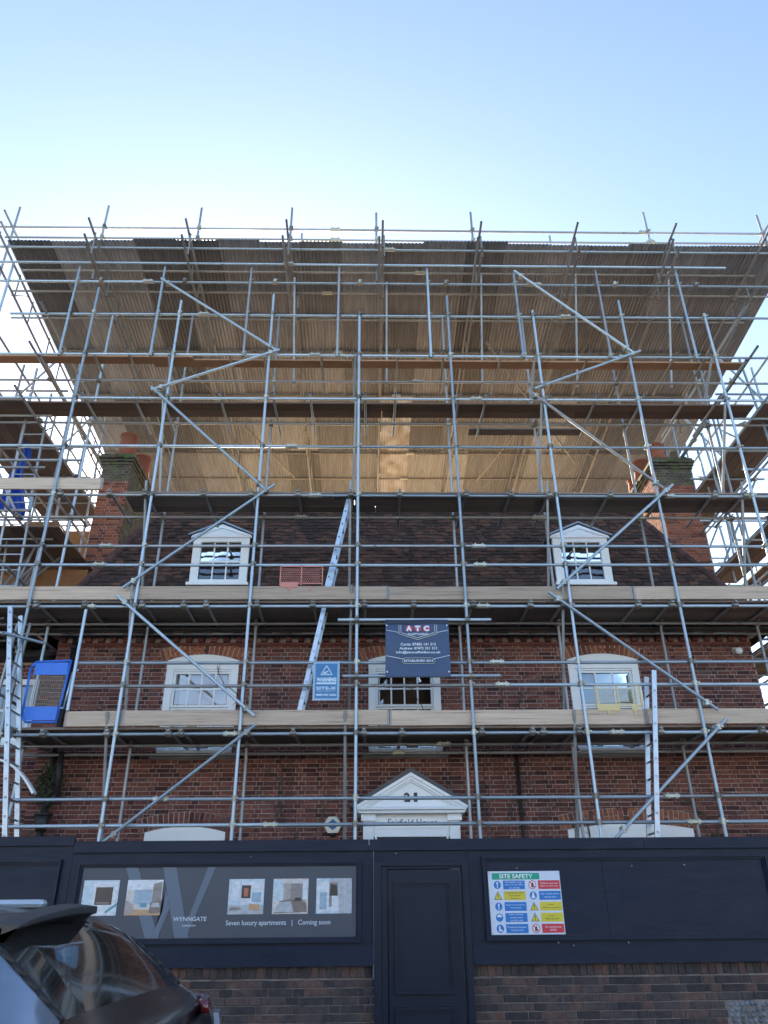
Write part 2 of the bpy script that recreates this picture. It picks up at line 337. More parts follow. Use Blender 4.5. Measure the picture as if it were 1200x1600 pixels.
# ------------------------------------------------------------------ brickwork
def brick_unit(L, H, D, m, name):
    mb = MB(); c = .004
    k = [(0, c, 0), (L, c, 0), (L, c, H), (0, c, H)]; fr = [(c, 0, c), (L-c, 0, c), (L-c, 0, H-c), (c, 0, H-c)]; bk = [(0, D, 0), (L, D, 0), (L, D, H), (0, D, H)]
    mb.v = fr+k+bk; mb.f = [(0, 1, 2, 3)]
    for i in range(4): j = (i+1) % 4; mb.f += [(i, 4+i, 4+j, j), (4+i, 8+i, 8+j, 4+j)]
    mb.mi = [0]*len(mb.f); return mb.mesh(name, m)
def lay_bricks(parent, x0, x1, z0, z1, y, course, st, hd, m, openings=(), single=lambda x, z: False, limit=300, jit=.003, depth=.022, joint=.009, seed=1, M=None):
    """Flemish bond. Bricks named by single() become objects of their own, the rest one mesh"""
    rg = random.Random(seed); V = []; Fc = []; cnt = 0; row = 0; z = z0; cache = {}
    while z < z1-.02:
        h = min(course, z1-z)-joint; x = x0-(0 if row % 2 == 0 else (st+hd)*.5+joint); k = row
        while x < x1:
            L = st if k % 2 == 0 else hd
            a, b = max(x, x0), min(x+L, x1); x += L+joint; k += 1
            if b-a < .025: continue
            segs = [(a, b)]
            for (ox0, ox1, oz0, oz1) in openings:
                if z+h*.5 < oz0 or z+h*.5 > oz1: continue
                ns = []
                for (p, q) in segs:
                    if q <= ox0 or p >= ox1: ns.append((p, q)); continue
                    if p < ox0: ns.append((p, ox0))
                    if q > ox1: ns.append((ox1, q))
                segs = ns
            for (p, q) in segs:
                if q-p < .02: continue
                dy = rg.uniform(-jit, jit); dz = rg.uniform(-.0015, .0015)
                if cnt < limit and single((p+q)/2, z):
                    key = (round(q-p, 3), round(h, 3))
                    if key not in cache: cache[key] = brick_unit(q-p, h, depth, m, 'brick')
                    place('brick', cache[key], Matrix.Translation((p, y+dy, z+dz)) @ Matrix.Rotation(rg.uniform(-.006, .006), 4, 'Y'), parent); cnt += 1
                else:
                    n = len(V); c = .004; zz = z+dz; t0, t1 = rg.uniform(-.002, .002), rg.uniform(-.002, .002)
                    V += [(p+c, y+dy, zz+c+t0), (q-c, y+dy, zz+c+t1), (q-c, y+dy, zz+h-c+t1), (p+c, y+dy, zz+h-c+t0), (p, y+dy+c, zz+t0), (q, y+dy+c, zz+t1), (q, y+dy+c, zz+h+t1), (p, y+dy+c, zz+h+t0),
                          (p, y+depth, zz), (q, y+depth, zz), (q, y+depth, zz+h), (p, y+depth, zz+h)]
                    Fc.append((n, n+1, n+2, n+3))
                    for i in range(4): j = (i+1) % 4; Fc += [(n+i, n+4+i, n+4+j, n+j), (n+4+i, n+8+i, n+8+j, n+4+j)]
        z += course; row += 1
    if V:
        if M is not None: V = [tuple(M @ Vector(v)) for v in V]
        me = bpy.data.meshes.new('brickwork'); me.from_pydata(V, [], Fc); me.materials.append(m); me.update()
        link('brickwork', me, parent, kind='stuff')

# garden wall under the hoarding, broken by the doorway
YH = 8.75
gw = thing('garden_wall', (0, 8.9, 0), 'low sooty brick garden wall with soldier coping under the navy hoarding', 'wall')
DX0, DX1 = .07, 1.04
for xa, xb in ((-9, DX0), (DX1, 9.5)): MB().box(xa+.004, xb-.004, 8.812, 9.02, 0, 1.235).build('wall_core', GMORTAR, gw)
FL = (3.50, 4.86, .0, .905)
for xa, xb, sd in ((-9, DX0, 3), (DX1, 9.5, 4)):
    lay_bricks(gw, xa, xb, .0, 1.135, 8.80, .0709, .225, .107, GBRICK, [FL], single=lambda x, z: -2.0 < x < 4.4 and z > .70, limit=150, jit=.004, seed=sd)
    cm = brick_unit(.066, .096, .03, GBRICK, 'coping_brick'); x = xa
    cb = []
    while x < xb-.05:
        if -2.2 < x < 4.3: place('coping_brick', cm, Matrix.Translation((x, 8.795+random.uniform(-.004, .004), 1.142+random.uniform(-.003, .003))) @ Matrix.Rotation(random.uniform(-.03, .03), 4, 'Y'), gw)
        else: cb.append(x)
        x += .0755
    rest = MB()
    for x in cb: rest.box(x, x+.066, 8.795, 8.825, 1.142, 1.238)
    rest.build('coping_bricks', GBRICK, gw, kind='stuff')
# flint panel set in the wall by the pavement
fb = MB().box(3.50, 4.86, 8.822, 8.84, .0, .905).build('flint_bed', GMORTAR, gw)
FLM = mat('flint_pebble', (.20, .23, .25), .45, col2=(.09, .10, .12), scale=9, amt=1, rnd=.4, objco=True, col3=(.38, .36, .32), s3=5, t3=.64)
bpy.ops.mesh.primitive_ico_sphere_add(subdivisions=2, radius=1); ico = bpy.context.object; fm = ico.data; bpy.data.objects.remove(ico); fm.materials.append(FLM)
for v in fm.vertices: v.co *= 1+random.uniform(-.16, .16)
k = 0
for i in range(25):
    for j in range(11):
        x = 3.54+i*.052+random.uniform(-.012, .012); z = .885-j*.048+random.uniform(-.01, .01)
        s = random.uniform(.019, .03)
        place('flint', fm, Matrix.Translation((x, 8.818, z)) @ Matrix.Rotation(random.uniform(0, 6.3), 4, 'Y') @ Matrix.Diagonal((s*1.2, .02, s, 1)), gw)

# ------------------------------------------------------------------ hoarding
hd = thing('hoarding', (0, YH, 1.2), 'navy painted timber hoarding with panel mouldings along the garden wall', 'hoarding')
def hp(x, y): p = at(x, y, YH); return p.x, p.z
XS = -3.03; Z0 = 1.255
def panel(name, x0, x1, z0, z1, dy=0.0, m=NAVY, t=.018): return MB().box(x0, x1, YH+dy, YH+dy+t, z0, z1).build(name, m, hd, bevel=.002)
for a, b in ((-9, -5.4), (-5.398, XS)): panel('plywood_panel', a, b, Z0, 2.40)
for a, b in ((XS+.002, -.62), (-.618, DX0-.002), (DX1+.002, 2.44), (2.442, 4.88), (4.882, 9.5)): panel('plywood_panel', a, b, Z0, 2.33)
panel('plywood_panel', DX0, DX1, 2.165, 2.33)
def boards(name, lst, z0, z1, dy, t): 
    for a, b in lst: panel(name, a, b, z0, z1, -dy, NAVY, t)
boards('capping_board', ((-9, -6.2), (-6.198, XS)), 2.345, 2.435, .03, .028)
boards('capping_board', ((XS+.004, .02), (.024, 2.9), (2.903, 6.5)), 2.275, 2.385, .03, .028)
boards('skirting_board', ((-9, XS), (XS+.004, DX0-.004), (DX1+.004, 4.6), (4.604, 9.5)), Z0-.012, 1.415, .027, .025)
def moulding(x0, x1, z0, z1, parent=hd, y=YH, w=.05, p=.042, m=NAVY, name='moulding'):
    """mitred two-step picture moulding"""
    mb = MB()
    for (a, b, dd) in ((0, w*.45, p), (w*.45, w*.75, p*.62), (w*.75, w, p*.3)):
        o = [(x0+a, z0+a), (x1-a, z0+a), (x1-a, z1-a), (x0+a, z1-a)]; i = [(x0+b, z0+b), (x1-b, z0+b), (x1-b, z1-b), (x0+b, z1-b)]
        for k in range(4):
            j = (k+1) % 4; q = [o[k], o[j], i[j], i[k]]
            mb.prism([(u, y-.001, v) for u, v in q], (0, -dd, 0))
    return mb.build(name, m, parent)
moulding(-8.6, -5.85, 1.46, 2.215); moulding(-5.75, -3.13, 1.46, 2.215)
moulding(-2.95, -.06, 1.445, 2.185); moulding(1.19, 4.17, 1.445, 2.215); moulding(4.36, 7.3, 1.445, 2.215)
for sx, sz in ((1.55, 2.10), (2.75, 2.115), (3.3, 2.12), (1.9, 1.425), (2.6, 1.42), (-1.2, 2.23), (.3, 2.25), (2.05, 1.40)):
    MB().tube((sx, YH-.0275 if sz < 1.43 else YH-.002, sz), (sx, YH-.033 if sz < 1.43 else YH-.007, sz), .007, 8).build('screw_head', COUP, hd)
# door
dr = MB().box(.215, .955, YH-.012, YH+.03, .14, 2.095).build('door', NAVYD, hd, bevel=.002)
fr = MB()
fr.box(DX0, .145, YH-.045, YH+.05, .12, 2.165); fr.box(.975, DX1, YH-.045, YH+.05, .12, 2.165); fr.box(.145, .975, YH-.045, YH+.05, 2.125, 2.165)
fr.box(.145, .205, YH-.028, YH+.05, .12, 2.125); fr.box(.962, .975, YH-.028, YH+.05, .12, 2.125); fr.box(.205, .962, YH-.028, YH+.05, 2.10, 2.125)
fr.build('door_frame', NAVYD, hd, bevel=.003)
moulding(.275, .86, 1.005, 1.99, dr, YH-.012, .055, .034, NAVYD); moulding(.275, .86, .25, .90, dr, YH-.012, .055, .034, NAVYD)
MB().box(.29, .845, YH-.017, YH-.013, 1.02, 1.972).build('door_panel', NAVYD, dr)
MB().box(.29, .845, YH-.017, YH-.013, .265, .885).build('door_panel', NAVYD, dr)

# development board
wb = thing('development_sign', (-1.5, YH-.006, 1.5), 'long grey advertising board with five room photographs and big pale W', 'sign')
BG = flat((.060, .075, .10)); YP = YH-.005
MB().box(-2.90, -.105, YP, YP+.004, 1.495, 2.138).build('board', BG, wb)
WG = flat((.125, .165, .225)); wy = YP-.003
wm = MB()
for pts in ([(-2.47, 2.136), (-2.345, 2.136), (-2.06, 1.497), (-2.19, 1.497)], [(-2.0, 1.84), (-2.04, 1.93), (-2.06, 1.497), (-2.115, 1.497)],
            [(-2.09, 2.136), (-1.955, 2.136), (-1.765, 1.497), (-1.90, 1.497)], [(-1.63, 2.136), (-1.55, 2.136), (-1.79, 1.497), (-1.84, 1.497)], [(-1.98, 1.76), (-2.01, 1.85), (-2.13, 1.497), (-2.07, 1.497)]):
    wm.poly([(x, wy-.0004*len(wm.f), z) for x, z in pts])
wm.build('letter_emblem', WG, wb)
TX = flat((.62, .70, .80))
text(wb, 'WYNNGATE', -1.93, wy-.004, 1.645, TX, width=.33, height=.038, bold=.01, shear=.1)
text(wb, 'LONDON', -1.835, wy-.004, 1.597, TX, width=.13, height=.016, bold=.01)
text(wb, 'Seven luxury apartments   |   Coming soon', -1.405, wy-.004, 1.59, TX, width=1.04, height=.058, bold=.006)
PC = [mat('photo_ink_%d' % i, c, .35, col2=tuple(v*.55 for v in c), scale=16, detail=3, amt=1.0, stretch=(1, 1, 1.6)) for i, c in enumerate(((.62, .78, .88), (.04, .04, .045), (.80, .86, .92), (.10, .38, .50), (.46, .42, .40), (.25, .2, .18), (.55, .16, .10), (.36, .52, .66), (.30, .28, .27), (.62, .40, .22), (.52, .56, .62), (.72, .70, .68)))]
def photo(x0, z0, shapes):
    mb = MB(); W, H = .358, .32
    for k, (mi, pts) in enumerate(shapes):
        mb.poly([(x0+u*W, wy-.002-.0003*k, z0+v*H) for u, v in pts], mi)
    return mb.build('room_photograph', PC, wb)
rc = lambda a, b, c, d: [(a, b), (c, b), (c, d), (a, d)]
photo(-2.868, 1.70, [(0, rc(0, 0, 1, 1)), (2, [(.28, .12), (.9, .0), (.97, .95), (.3, .95)]), (1, rc(.36, .3, .84, .8)), (5, rc(.40, .33, .78, .38)), (3, [(.7, .05), (1, .28), (1, .36), (.68, .12)]), (2, rc(0, 0, .65, .12))])
photo(-2.428, 1.70, [(11, rc(0, 0, 1, 1)), (7, rc(.22, .3, .72, .72)), (2, rc(.0, .72, 1, 1)), (8, [(.72, .3), (.98, .26), (.98, .95), (.74, .88)]), (9, rc(0, 0, 1, .16)), (5, [(.68, .05), (1, .05), (1, .42), (.7, .36)]), (4, [(0, .04), (.24, .06), (.24, .3), (0, .42)]), (3, rc(.42, .22, .6, .34)), (10, [(.72, .22), (.98, .22), (.92, .36), (.75, .34)])])
photo(-1.40, 1.70, [(0, rc(0, 0, 1, 1)), (2, rc(.35, .3, .98, .92)), (1, rc(.36, .45, .62, .82)), (6, rc(.43, .5, .55, .74)), (10, rc(.0, 0, 1, .26)), (9, [(.58, .12), (.9, .1), (.88, .28), (.6, .3)]), (8, [(.05, .1), (.4, .12), (.34, .2), (.08, .2)]), (7, rc(.66, .34, .92, .62)), (2, rc(.08, .4, .3, .95))])
photo(-.953, 1.70, [(11, rc(0, 0, 1, 1)), (0, rc(.02, .38, .28, .98)), (4, rc(.3, .3, .92, .86)), (8, rc(.5, .34, .84, .86)), (2, rc(.84, .4, .97, .95)), (5, [(.05, .02), (.98, .05), (.95, .32), (.5, .42), (.2, .36)]), (10, [(.05, .05), (.6, .05), (.52, .36), (.18, .33)]), (1, [(.6, .36), (.82, .36), (.78, .46), (.64, .46)])])
photo(-.513, 1.70, [(0, rc(0, 0, 1, 1)), (2, rc(.02, .05, .36, .9)), (8, rc(.36, .2, .62, .88)), (10, rc(.64, 0, .98, .92)), (7, rc(.1, .12, .3, .6)), (1, [(.38, .5), (.6, .5), (.58, .8), (.4, .84)]), (2, rc(.44, .06, .62, .5)), (10, rc(.36, .88, 1, 1)), (11, rc(.8, .02, .815, .9))])

# site safety board
ss = thing('site_safety_sign', (1.62, YH-.01, 1.5), 'white site safety board with rows of blue, yellow and red panels', 'sign')
SW = flat((.66, .74, .86)); YS = YH-.008
MB().box(1.245, 1.985, YS, YS+.006, 1.497, 2.072).build('board', SW, ss)
BL, GR, YE, RD, BK = flat((.01, .20, .58)), flat((.0, .36, .22)), flat((.72, .60, .04)), flat((.62, .04, .06)), flat((.06, .06, .06))
WT = flat((.8, .85, .92)); ys = YS-.002
def cell(x0, x1, z0, z1, m, nm='panel'): MB().quad((x0, ys, z0), (x1, ys, z0), (x1, ys, z1), (x0, ys, z1)).build(nm, m, ss)
cell(1.285, 1.775, 1.995, 2.055, GR, 'title_panel'); text(ss, 'SITE SAFETY', 1.36, ys-.002, 2.005, WT, width=.345, height=.04, bold=.02)
def disc(x, z, r, m, y, n=20): MB().poly([(x+r*math.cos(2*math.pi*i/n), y, z+r*math.sin(2*math.pi*i/n)) for i in range(n)]).build('pictogram', m, ss)
rows = [('b', BL, ('All visitors must', 'report to site office', 'on arrival'), 'r', RD, ('Children must not', 'play on this site')),
        ('t', YE, ('Construction work', 'in progress', 'Keep out'), 'h', BL, ('High visibility jackets', 'must be worn')),
        ('b', BL, ('Report all accidents', 'immediately'), 't', YE, ('Danger', 'Deep excavations')),
        ('c', BL, ('Safety helmets', 'must be worn', 'on this site'), 't', YE, ('Danger', 'Work overhead')),
        ('f', BL, ('Protective footwear', 'must be worn'), 'r', RD, ('No unauthorised', 'access'))]
for i, row in enumerate(rows):
    zc = 1.945-i*.0985
    for side in (0, 1):
        ic, m, words = row[side*3:side*3+3]; xi = 1.335+side*.36; xp = 1.395+side*.36
        cell(xp, xp+.222, zc-.04, zc+.04, m)
        tc = WT if m is not YE else BK
        for k, w in enumerate(words): text(ss, w, xp+.111, ys-.002, zc+.013*(len(words)-1)-.026*k, tc, width=min(.19, .0105*len(w)), height=.016, centre=True)
        if ic in 'bchf':
            disc(xi, zc, .037, BL, ys)
            mb = MB(); y = ys-.002
            if ic == 'b': mb.poly([(xi-.008, y, zc+.026), (xi+.008, y, zc+.026), (xi+.004, y, zc-.010), (xi-.004, y, zc-.010)]).poly([(xi-.006, y, zc-.026), (xi+.006, y, zc-.026), (xi+.006, y, zc-.015), (xi-.006, y, zc-.015)])
            if ic == 'c': mb.poly([(xi+.024*math.cos(a), y, zc+.004+.024*math.sin(a)) for a in np.linspace(0, math.pi, 10)])
            if ic == 'h': mb.poly([(xi-.02, y, zc-.025), (xi+.02, y, zc-.025), (xi+.012, y, zc+.004), (xi-.012, y, zc+.004)]).poly([(xi-.009, y, zc+.006), (xi+.009, y, zc+.006), (xi+.009, y, zc+.027), (xi-.009, y, zc+.027)])
            if ic == 'f': mb.poly([(xi-.014, y, zc+.024), (xi, y, zc+.024), (xi+.002, y, zc-.004), (xi+.022, y, zc-.014), (xi+.022, y, zc-.024), (xi-.014, y, zc-.024)])
            mb.build('pictogram', WT, ss)
        elif ic == 't':
            MB().poly([(xi-.043, ys, zc-.036), (xi+.043, ys, zc-.036), (xi, ys, zc+.042)]).build('pictogram', BK, ss)
            MB().poly([(xi-.035, ys-.001, zc-.031), (xi+.035, ys-.001, zc-.031), (xi, ys-.001, zc+.033)]).build('pictogram', YE, ss)
            MB().poly([(xi-.004, ys-.002, zc-.01), (xi+.004, ys-.002, zc-.01), (xi+.004, ys-.002, zc+.016), (xi-.004, ys-.002, zc+.016)]).poly([(xi-.004, ys-.002, zc-.024), (xi+.004, ys-.002, zc-.024), (xi+.004, ys-.002, zc-.016), (xi-.004, ys-.002, zc-.016)]).build('pictogram', BK, ss)
        else:
            disc(xi, zc, .040, RD, ys); disc(xi, zc, .033, WT, ys-.001)
            MB().poly([(xi-.012, ys-.002, zc-.024), (xi+.012, ys-.002, zc-.024), (xi+.014, ys-.002, zc+.005), (xi, ys-.002, zc+.026), (xi-.014, ys-.002, zc+.005)]).build('pictogram', BK, ss)
            MB().poly([(xi-.028, ys-.003, zc+.022), (xi-.022, ys-.003, zc+.028), (xi+.028, ys-.003, zc-.022), (xi+.022, ys-.003, zc-.028)]).build('pictogram', RD, ss)
for x in (1.26, 1.97):
    for z in (2.057, 1.512): MB().tube((x, ys, z), (x, ys-.004, z), .006, 8).build('screw_head', ALU, ss)

# ------------------------------------------------------------------ the house
YW = 12.9; HX0, HX1 = -5.32, 6.72
house = thing('brick_house', (.7, YW, 0), 'red brick house with tiled mansard roof behind the scaffolding', 'house')
WIN1 = [(-3.41, -2.19), (.02, 1.24), (3.45, 4.67)]; ZS, ZT = 4.06, 5.61
GFW = [(-3.43, -2.19), (3.13, 5.11)]; GZ0, GZT = 1.15, 2.88
DOORW = (.10, 1.14, .2, 2.75)
OPEN = [(a, b, ZS, ZT) for a, b in WIN1]+[(a, b, GZ0, GZT) for a, b in GFW]+[DOORW]
core = MB()
xs = sorted({HX0, HX1, *[v for o in OPEN for v in o[:2]]}); zs = sorted({0, 6.02, *[v for o in OPEN for v in o[2:]]})
for i in range(len(xs)-1):
    for j in range(len(zs)-1):
        cx, cz = (xs[i]+xs[i+1])/2, (zs[j]+zs[j+1])/2
        if any(a < cx < b and c < cz < d for a, b, c, d in OPEN): continue
        core.box(xs[i], xs[i+1], YW+.008, YW+.22, zs[j], zs[j+1])
fw = core.build('front_wall', MORTAR, house)
lay_bricks(fw, HX0, HX1, 0, 5.93, YW, .0685, .213, .103, BRICK, OPEN, single=lambda x, z: 2.93 < z < 3.20, limit=300, jit=.004, seed=11)
# string course and dentils under the eaves
MB().box(HX0, HX1, YW-.03, YW+.0, 5.865, 5.92).build('string_course', BRICK, fw)
dm = brick_unit(.10, .085, .09, BRICK, 'dentil_brick'); n = int((HX1-HX0)/.215)
for i in range(n): place('dentil_brick', dm, Matrix.Translation((HX0+.04+i*.215, YW-.075, 5.925)), fw)
MB().box(HX0-.1, HX1+.1, YW-.12, YW+.1, 6.012, 6.06).build('eaves_board', LEAD, house)
gut = MB()
for k in range(7):
    a0, a1 = math.pi+k*math.pi/7, math.pi+(k+1)*math.pi/7; yc, zc, r = YW-.34, 6.06, .055
    gut.quad((HX0-.25, yc+r*math.cos(a0), zc+r*math.sin(a0)), (HX1+.25, yc+r*math.cos(a0), zc+r*math.sin(a0)), (HX1+.25, yc+r*math.cos(a1), zc+r*math.sin(a1)), (HX0-.25, yc+r*math.cos(a1), zc+r*math.sin(a1)))
gut.build('gutter', IRON, house, True)
# side and rear walls, floors
MB().box(HX0, HX0+.2, YW+.225, 20.4, 0, 6.0).box(HX1-.2, HX1, YW+.225, 20.4, 0, 6.0).box(HX0+.205, HX1-.205, 20.2, 20.4, 0, 6.0).build('side_wall', BRICK, house)
lay_bricks(house, 0, 7.4, 0, 5.98, 0, .0685, .213, .103, BRICK, limit=0, seed=5, M=Matrix(((0, -1, 0, HX1+.004), (1, 0, 0, YW+.01), (0, 0, 1, 0), (0, 0, 0, 1))))
lay_bricks(house, 0, 7.4, 0, 5.98, 0, .0685, .213, .103, BRICK, limit=0, seed=6, M=Matrix(((0, 1, 0, HX0-.004), (1, 0, 0, YW+.01), (0, 0, 1, 0), (0, 0, 0, 1))))
ROOM = mat('bare_plaster', (.42, .36, .32), .9, col2=(.34, .29, .26), scale=3, amt=.8)
PLB = mat('pink_plasterboard', (.78, .62, .60), .9, col2=(.66, .54, .54), scale=2, amt=.9)
TIMB = mat('new_timber', (.55, .33, .13), .8, col2=(.45, .26, .10), scale=8, amt=.8, stretch=(1, 1, 6))
MB().box(HX0+.21, HX1-.21, YW+.24, 20.1, 3.55, 3.75).box(HX0+.21, HX1-.21, YW+.24, 20.1, .1, .2).box(HX0+.21, HX1-.21, YW+.24, 20.1, 5.80, 5.95).build('floor_slab', ROOM, house)
for x in (-1.2, 2.2): MB().box(x, x+.12, YW+.24, 17, .2, 3.55).box(x, x+.12, YW+.24, 17, 3.75, 5.8).build('partition_wall', ROOM, house)
MB().box(HX0+.21, HX1-.21, 17.0, 17.1, .2, 3.55).box(HX0+.21, HX1-.21, 17.0, 17.1, 3.75, 5.8).build('back_partition', ROOM, house)
MB().box(-3.32, -2.0, YW+.20, YW+.212, 3.76, 5.6).build('plasterboard_sheet', PLB, house)
p0, p1 = at(281, 1055, YW+.17), at(345, 1110, YW+.17)
MB().bar(p0, p0+(p1-p0)*1.5, .05, .06, (0, 1, 0)).box(p0.x-.03, p0.x+.02, YW+.15, YW+.19, 4.3, 5.5).build('timber_strut', TIMB, house)
MB().box(-.1, 1.4, YW+.5, YW+.52, 3.76, 5.6).build('brown_board', PLY, house)
MB().box(3.35, 4.75, YW+.26, YW+.272, 3.76, 5.6).build('dust_sheet', mat('pale_dust_sheet', (.38, .50, .58), .7, col2=(.30, .42, .5), scale=2, amt=.9), house)

def arch_fn(x0, x1, zs, rise):
    c = (x1-x0)/2; r = (c*c+rise*rise)/(2*rise); xc, zc = (x0+x1)/2, zs+rise-r; return xc, zc, r, math.asin(c/r)
def voussoirs(parent, x0, x1, zs, rise, h, w=.066, ext=.09, m=ARCH, split=False):
    xc, zc, r, a = arch_fn(x0, x1, zs, rise); a += ext/r; n = int(2*a*r/(w+.009))
    me = brick_unit(w, h, .03, m, 'arch_brick'); m1 = brick_unit(w, h*.48, .03, m, 'arch_brick')
    for i in range(n):
        g = -a+(i+.5)*2*a/n; rot = Matrix.Translation((xc, YW-.009, zc)) @ Matrix.Rotation(g, 4, 'Y')
        if split and i % 2: 
            place('arch_brick', m1, rot @ Matrix.Translation((-w/2, 0, r+.008)), parent); place('arch_brick', m1, rot @ Matrix.Translation((-w/2, 0, r+.008+h*.52)), parent)
        else: place('arch_brick', me, rot @ Matrix.Translation((-w/2, 0, r+.008)), parent)
    bed = MB(); pts = [(xc+(r+.003)*math.sin(t), YW-.003, zc+(r+.003)*math.cos(t)) for t in np.linspace(-a, a, 14)]+[(xc+(r+h+.015)*math.sin(t), YW-.003, zc+(r+h+.015)*math.cos(t)) for t in np.linspace(a, -a, 14)]
    for i in range(13): bed.quad(pts[i], pts[i+1], pts[26-i], pts[27-i])
    bed.build('arch_bed', MORTAR, parent)
def sash_window(x0, x1, z0, zs, rise, cols, rows, meet, label=None, fw_=.125, bars=.026):
    """window part: box frame with arched head; panes and glazing bars are its pieces"""
    xc, zc, r, a = arch_fn(x0, x1, zs, rise); y0 = YW-.012; mb = MB()
    head = [(x0+.002, y0, zs-.16), (x1-.002, y0, zs-.16)]+[(xc+(r-.002)*math.sin(t), y0, zc+(r-.002)*math.cos(t)) for t in np.linspace(a, -a, 16)]
    mb.prism(head, (0, .07, 0))
    mb.box(x0+.002, x0+fw_, y0, y0+.10, z0+.05, zs-.16); mb.box(x1-fw_, x1-.002, y0, y0+.10, z0+.05, zs-.16)
    mb.box(x0+fw_, x1-fw_, y0+.02, y0+.10, zs-.19, zs-.16)
    w = mb.build('window', WHITE, house, bevel=.004)
    if label: w['label'] = label
    sl_ = MB().box(x0-.09, x1+.07, YW-.075, YW+.12, z0-.085, z0+.0).build('sill', STONE, w, bevel=.006)
    MB().box(x0+.01, x1-.01, YW-.045, YW+.10, z0+.002, z0+.052).build('bottom_rail', WHITE, w, bevel=.004)
    gx0, gx1 = x0+fw_, x1-fw_
    for (a0, a1, yy) in ((meet, zs-.19, y0+.045), (z0+.052, meet, y0+.078)):
        fr = MB(); s_ = .04
        fr.box(gx0, gx0+s_, yy, yy+.03, a0, a1); fr.box(gx1-s_, gx1, yy, yy+.03, a0, a1); fr.box(gx0+s_, gx1-s_, yy, yy+.03, a0, a0+.036); fr.box(gx0+s_, gx1-s_, yy, yy+.03, a1-.036, a1)
        fr.build('sash', WHITE, w)
        ix0, ix1, iz0, iz1 = gx0+s_, gx1-s_, a0+.036, a1-.036; pw, ph = (ix1-ix0)/cols, (iz1-iz0)/rows
        for c in range(1, cols): MB().box(ix0+c*pw-bars/2, ix0+c*pw+bars/2, yy+.002, yy+.026, iz0, iz1).build('glazing_bar', WHITE, w)
        for q in range(1, rows): MB().box(ix0, ix1, yy+.004, yy+.024, iz0+q*ph-bars/2, iz0+q*ph+bars/2).build('glazing_bar', WHITE, w)
        for c in range(cols):
            for q in range(rows):
                tx = RNG.uniform(-.004, .004, 4); xa, xb, za, zb = ix0+c*pw+bars/2, ix0+(c+1)*pw-bars/2, iz0+q*ph+bars/2, iz0+(q+1)*ph-bars/2
                MB().quad((xa, yy+.014+tx[0], za), (xb, yy+.014+tx[1], za), (xb, yy+.014+tx[2], zb), (xa, yy+.014+tx[3], zb)).build('pane', GLASS, w)
    return w
for (a, b), c in zip(WIN1, (4, 4, 3)):
    sash_window(a, b, ZS, ZT, .105, c, 2, 4.82); voussoirs(fw, a, b, ZT, .105, .205)
sash_window(*GFW[0], GZ0, GZT, .085, 4, 2, 2.0); voussoirs(fw, *GFW[0], GZT, .085, .20, m=BRICK)
sash_window(*GFW[1], GZ0, GZT, .085, 6, 2, 2.0); voussoirs(fw, *GFW[1], GZT, .085, .215, split=True)

# pedimented door surround
YD = 12.45; dc = .675
ped = MB()
ped.box(-.06, .10, YD+.06, YW-.012, .2, 2.98); ped.box(1.25, 1.41, YD+.06, YW-.012, .2, 2.98)          # pilasters
ped.box(.10, 1.25, YD+.10, YW-.012, 2.76, 3.08); ped.box(-.09, .13, YD+.03, YW-.012, 2.98, 3.08); ped.box(1.22, 1.44, YD+.03, YW-.012, 2.98, 3.08)
ds = ped.build('door_surround', WHITE, house, bevel=.004)
MB().box(-.13, 1.48, YD-.03, YW-.012, 3.082, 3.125).box(-.16, 1.51, YD-.07, YW-.012, 3.127, 3.175).build('cornice', WHITE, ds, bevel=.004)
MB().prism([(-.05, YD+.02, 3.177), (1.40, YD+.02, 3.177), (dc, YD+.02, 3.60)], (0, .3, 0)).build('tympanum', WHITE, ds)
for sx in (-1, 1):
    A = Vector((dc+sx*.86, YD-.05, 3.178)); B = Vector((dc, YD-.05, 3.668)); t = (B-A).normalized(); nrm = Vector((t.z, 0, -t.x))*(1 if sx < 0 else -1)
    if nrm.z > 0: nrm = -nrm
    mb = MB()
    for o0, o1, y in ((0, .045, -.02), (.046, .085, .005), (.086, .11, .03)):
        mb.prism([A+nrm*o0+t*(o0*1.2), B+nrm*o0*1.15, B+nrm*o1*1.15, A+nrm*o1+t*(o1*1.2)] if False else [A+nrm*o0+Vector((0, y, 0)), Vector((dc, YD-.05+y, 3.668-o0*1.16)), Vector((dc, YD-.05+y, 3.668-o1*1.16)), A+nrm*o1+Vector((0, y, 0))], (0, .12, 0))
    mb.build('raking_cornice', WHITE, ds)
    up = -nrm; MB().prism([A+up*.002-t*.03, B+Vector((0, 0, .002)), B+Vector((0, 0, .075)), A+up*.06-t*.06], (0, .49, 0)).build('lead_flashing', LEAD, ds)
MB().box(.165, 1.10, YD+.115, YD+.15, 2.705, 2.758).build('fanlight_head', BLACK, ds)
MB().box(.10, 1.14, YW+.1, YW+.15, .2, 2.75).build('front_door', NAVYD, ds)
moulding(.12, 1.23, 2.42, 2.90, ds, YD+.10, .03, .012, WHITE)
NUM = mat('black_numeral', (.015, .018, .025), .4)
text(ds, '2', .565, YD+.012, 3.245, NUM, height=.135, width=.095, bold=.05); text(ds, '1', .715, YD+.012, 3.245, NUM, height=.135, width=.055, bold=.05)
text(ds, 'Fairfield House', .31, YD+.094, 2.915, NUM, width=.76, height=.095, shear=.12, bold=.004)

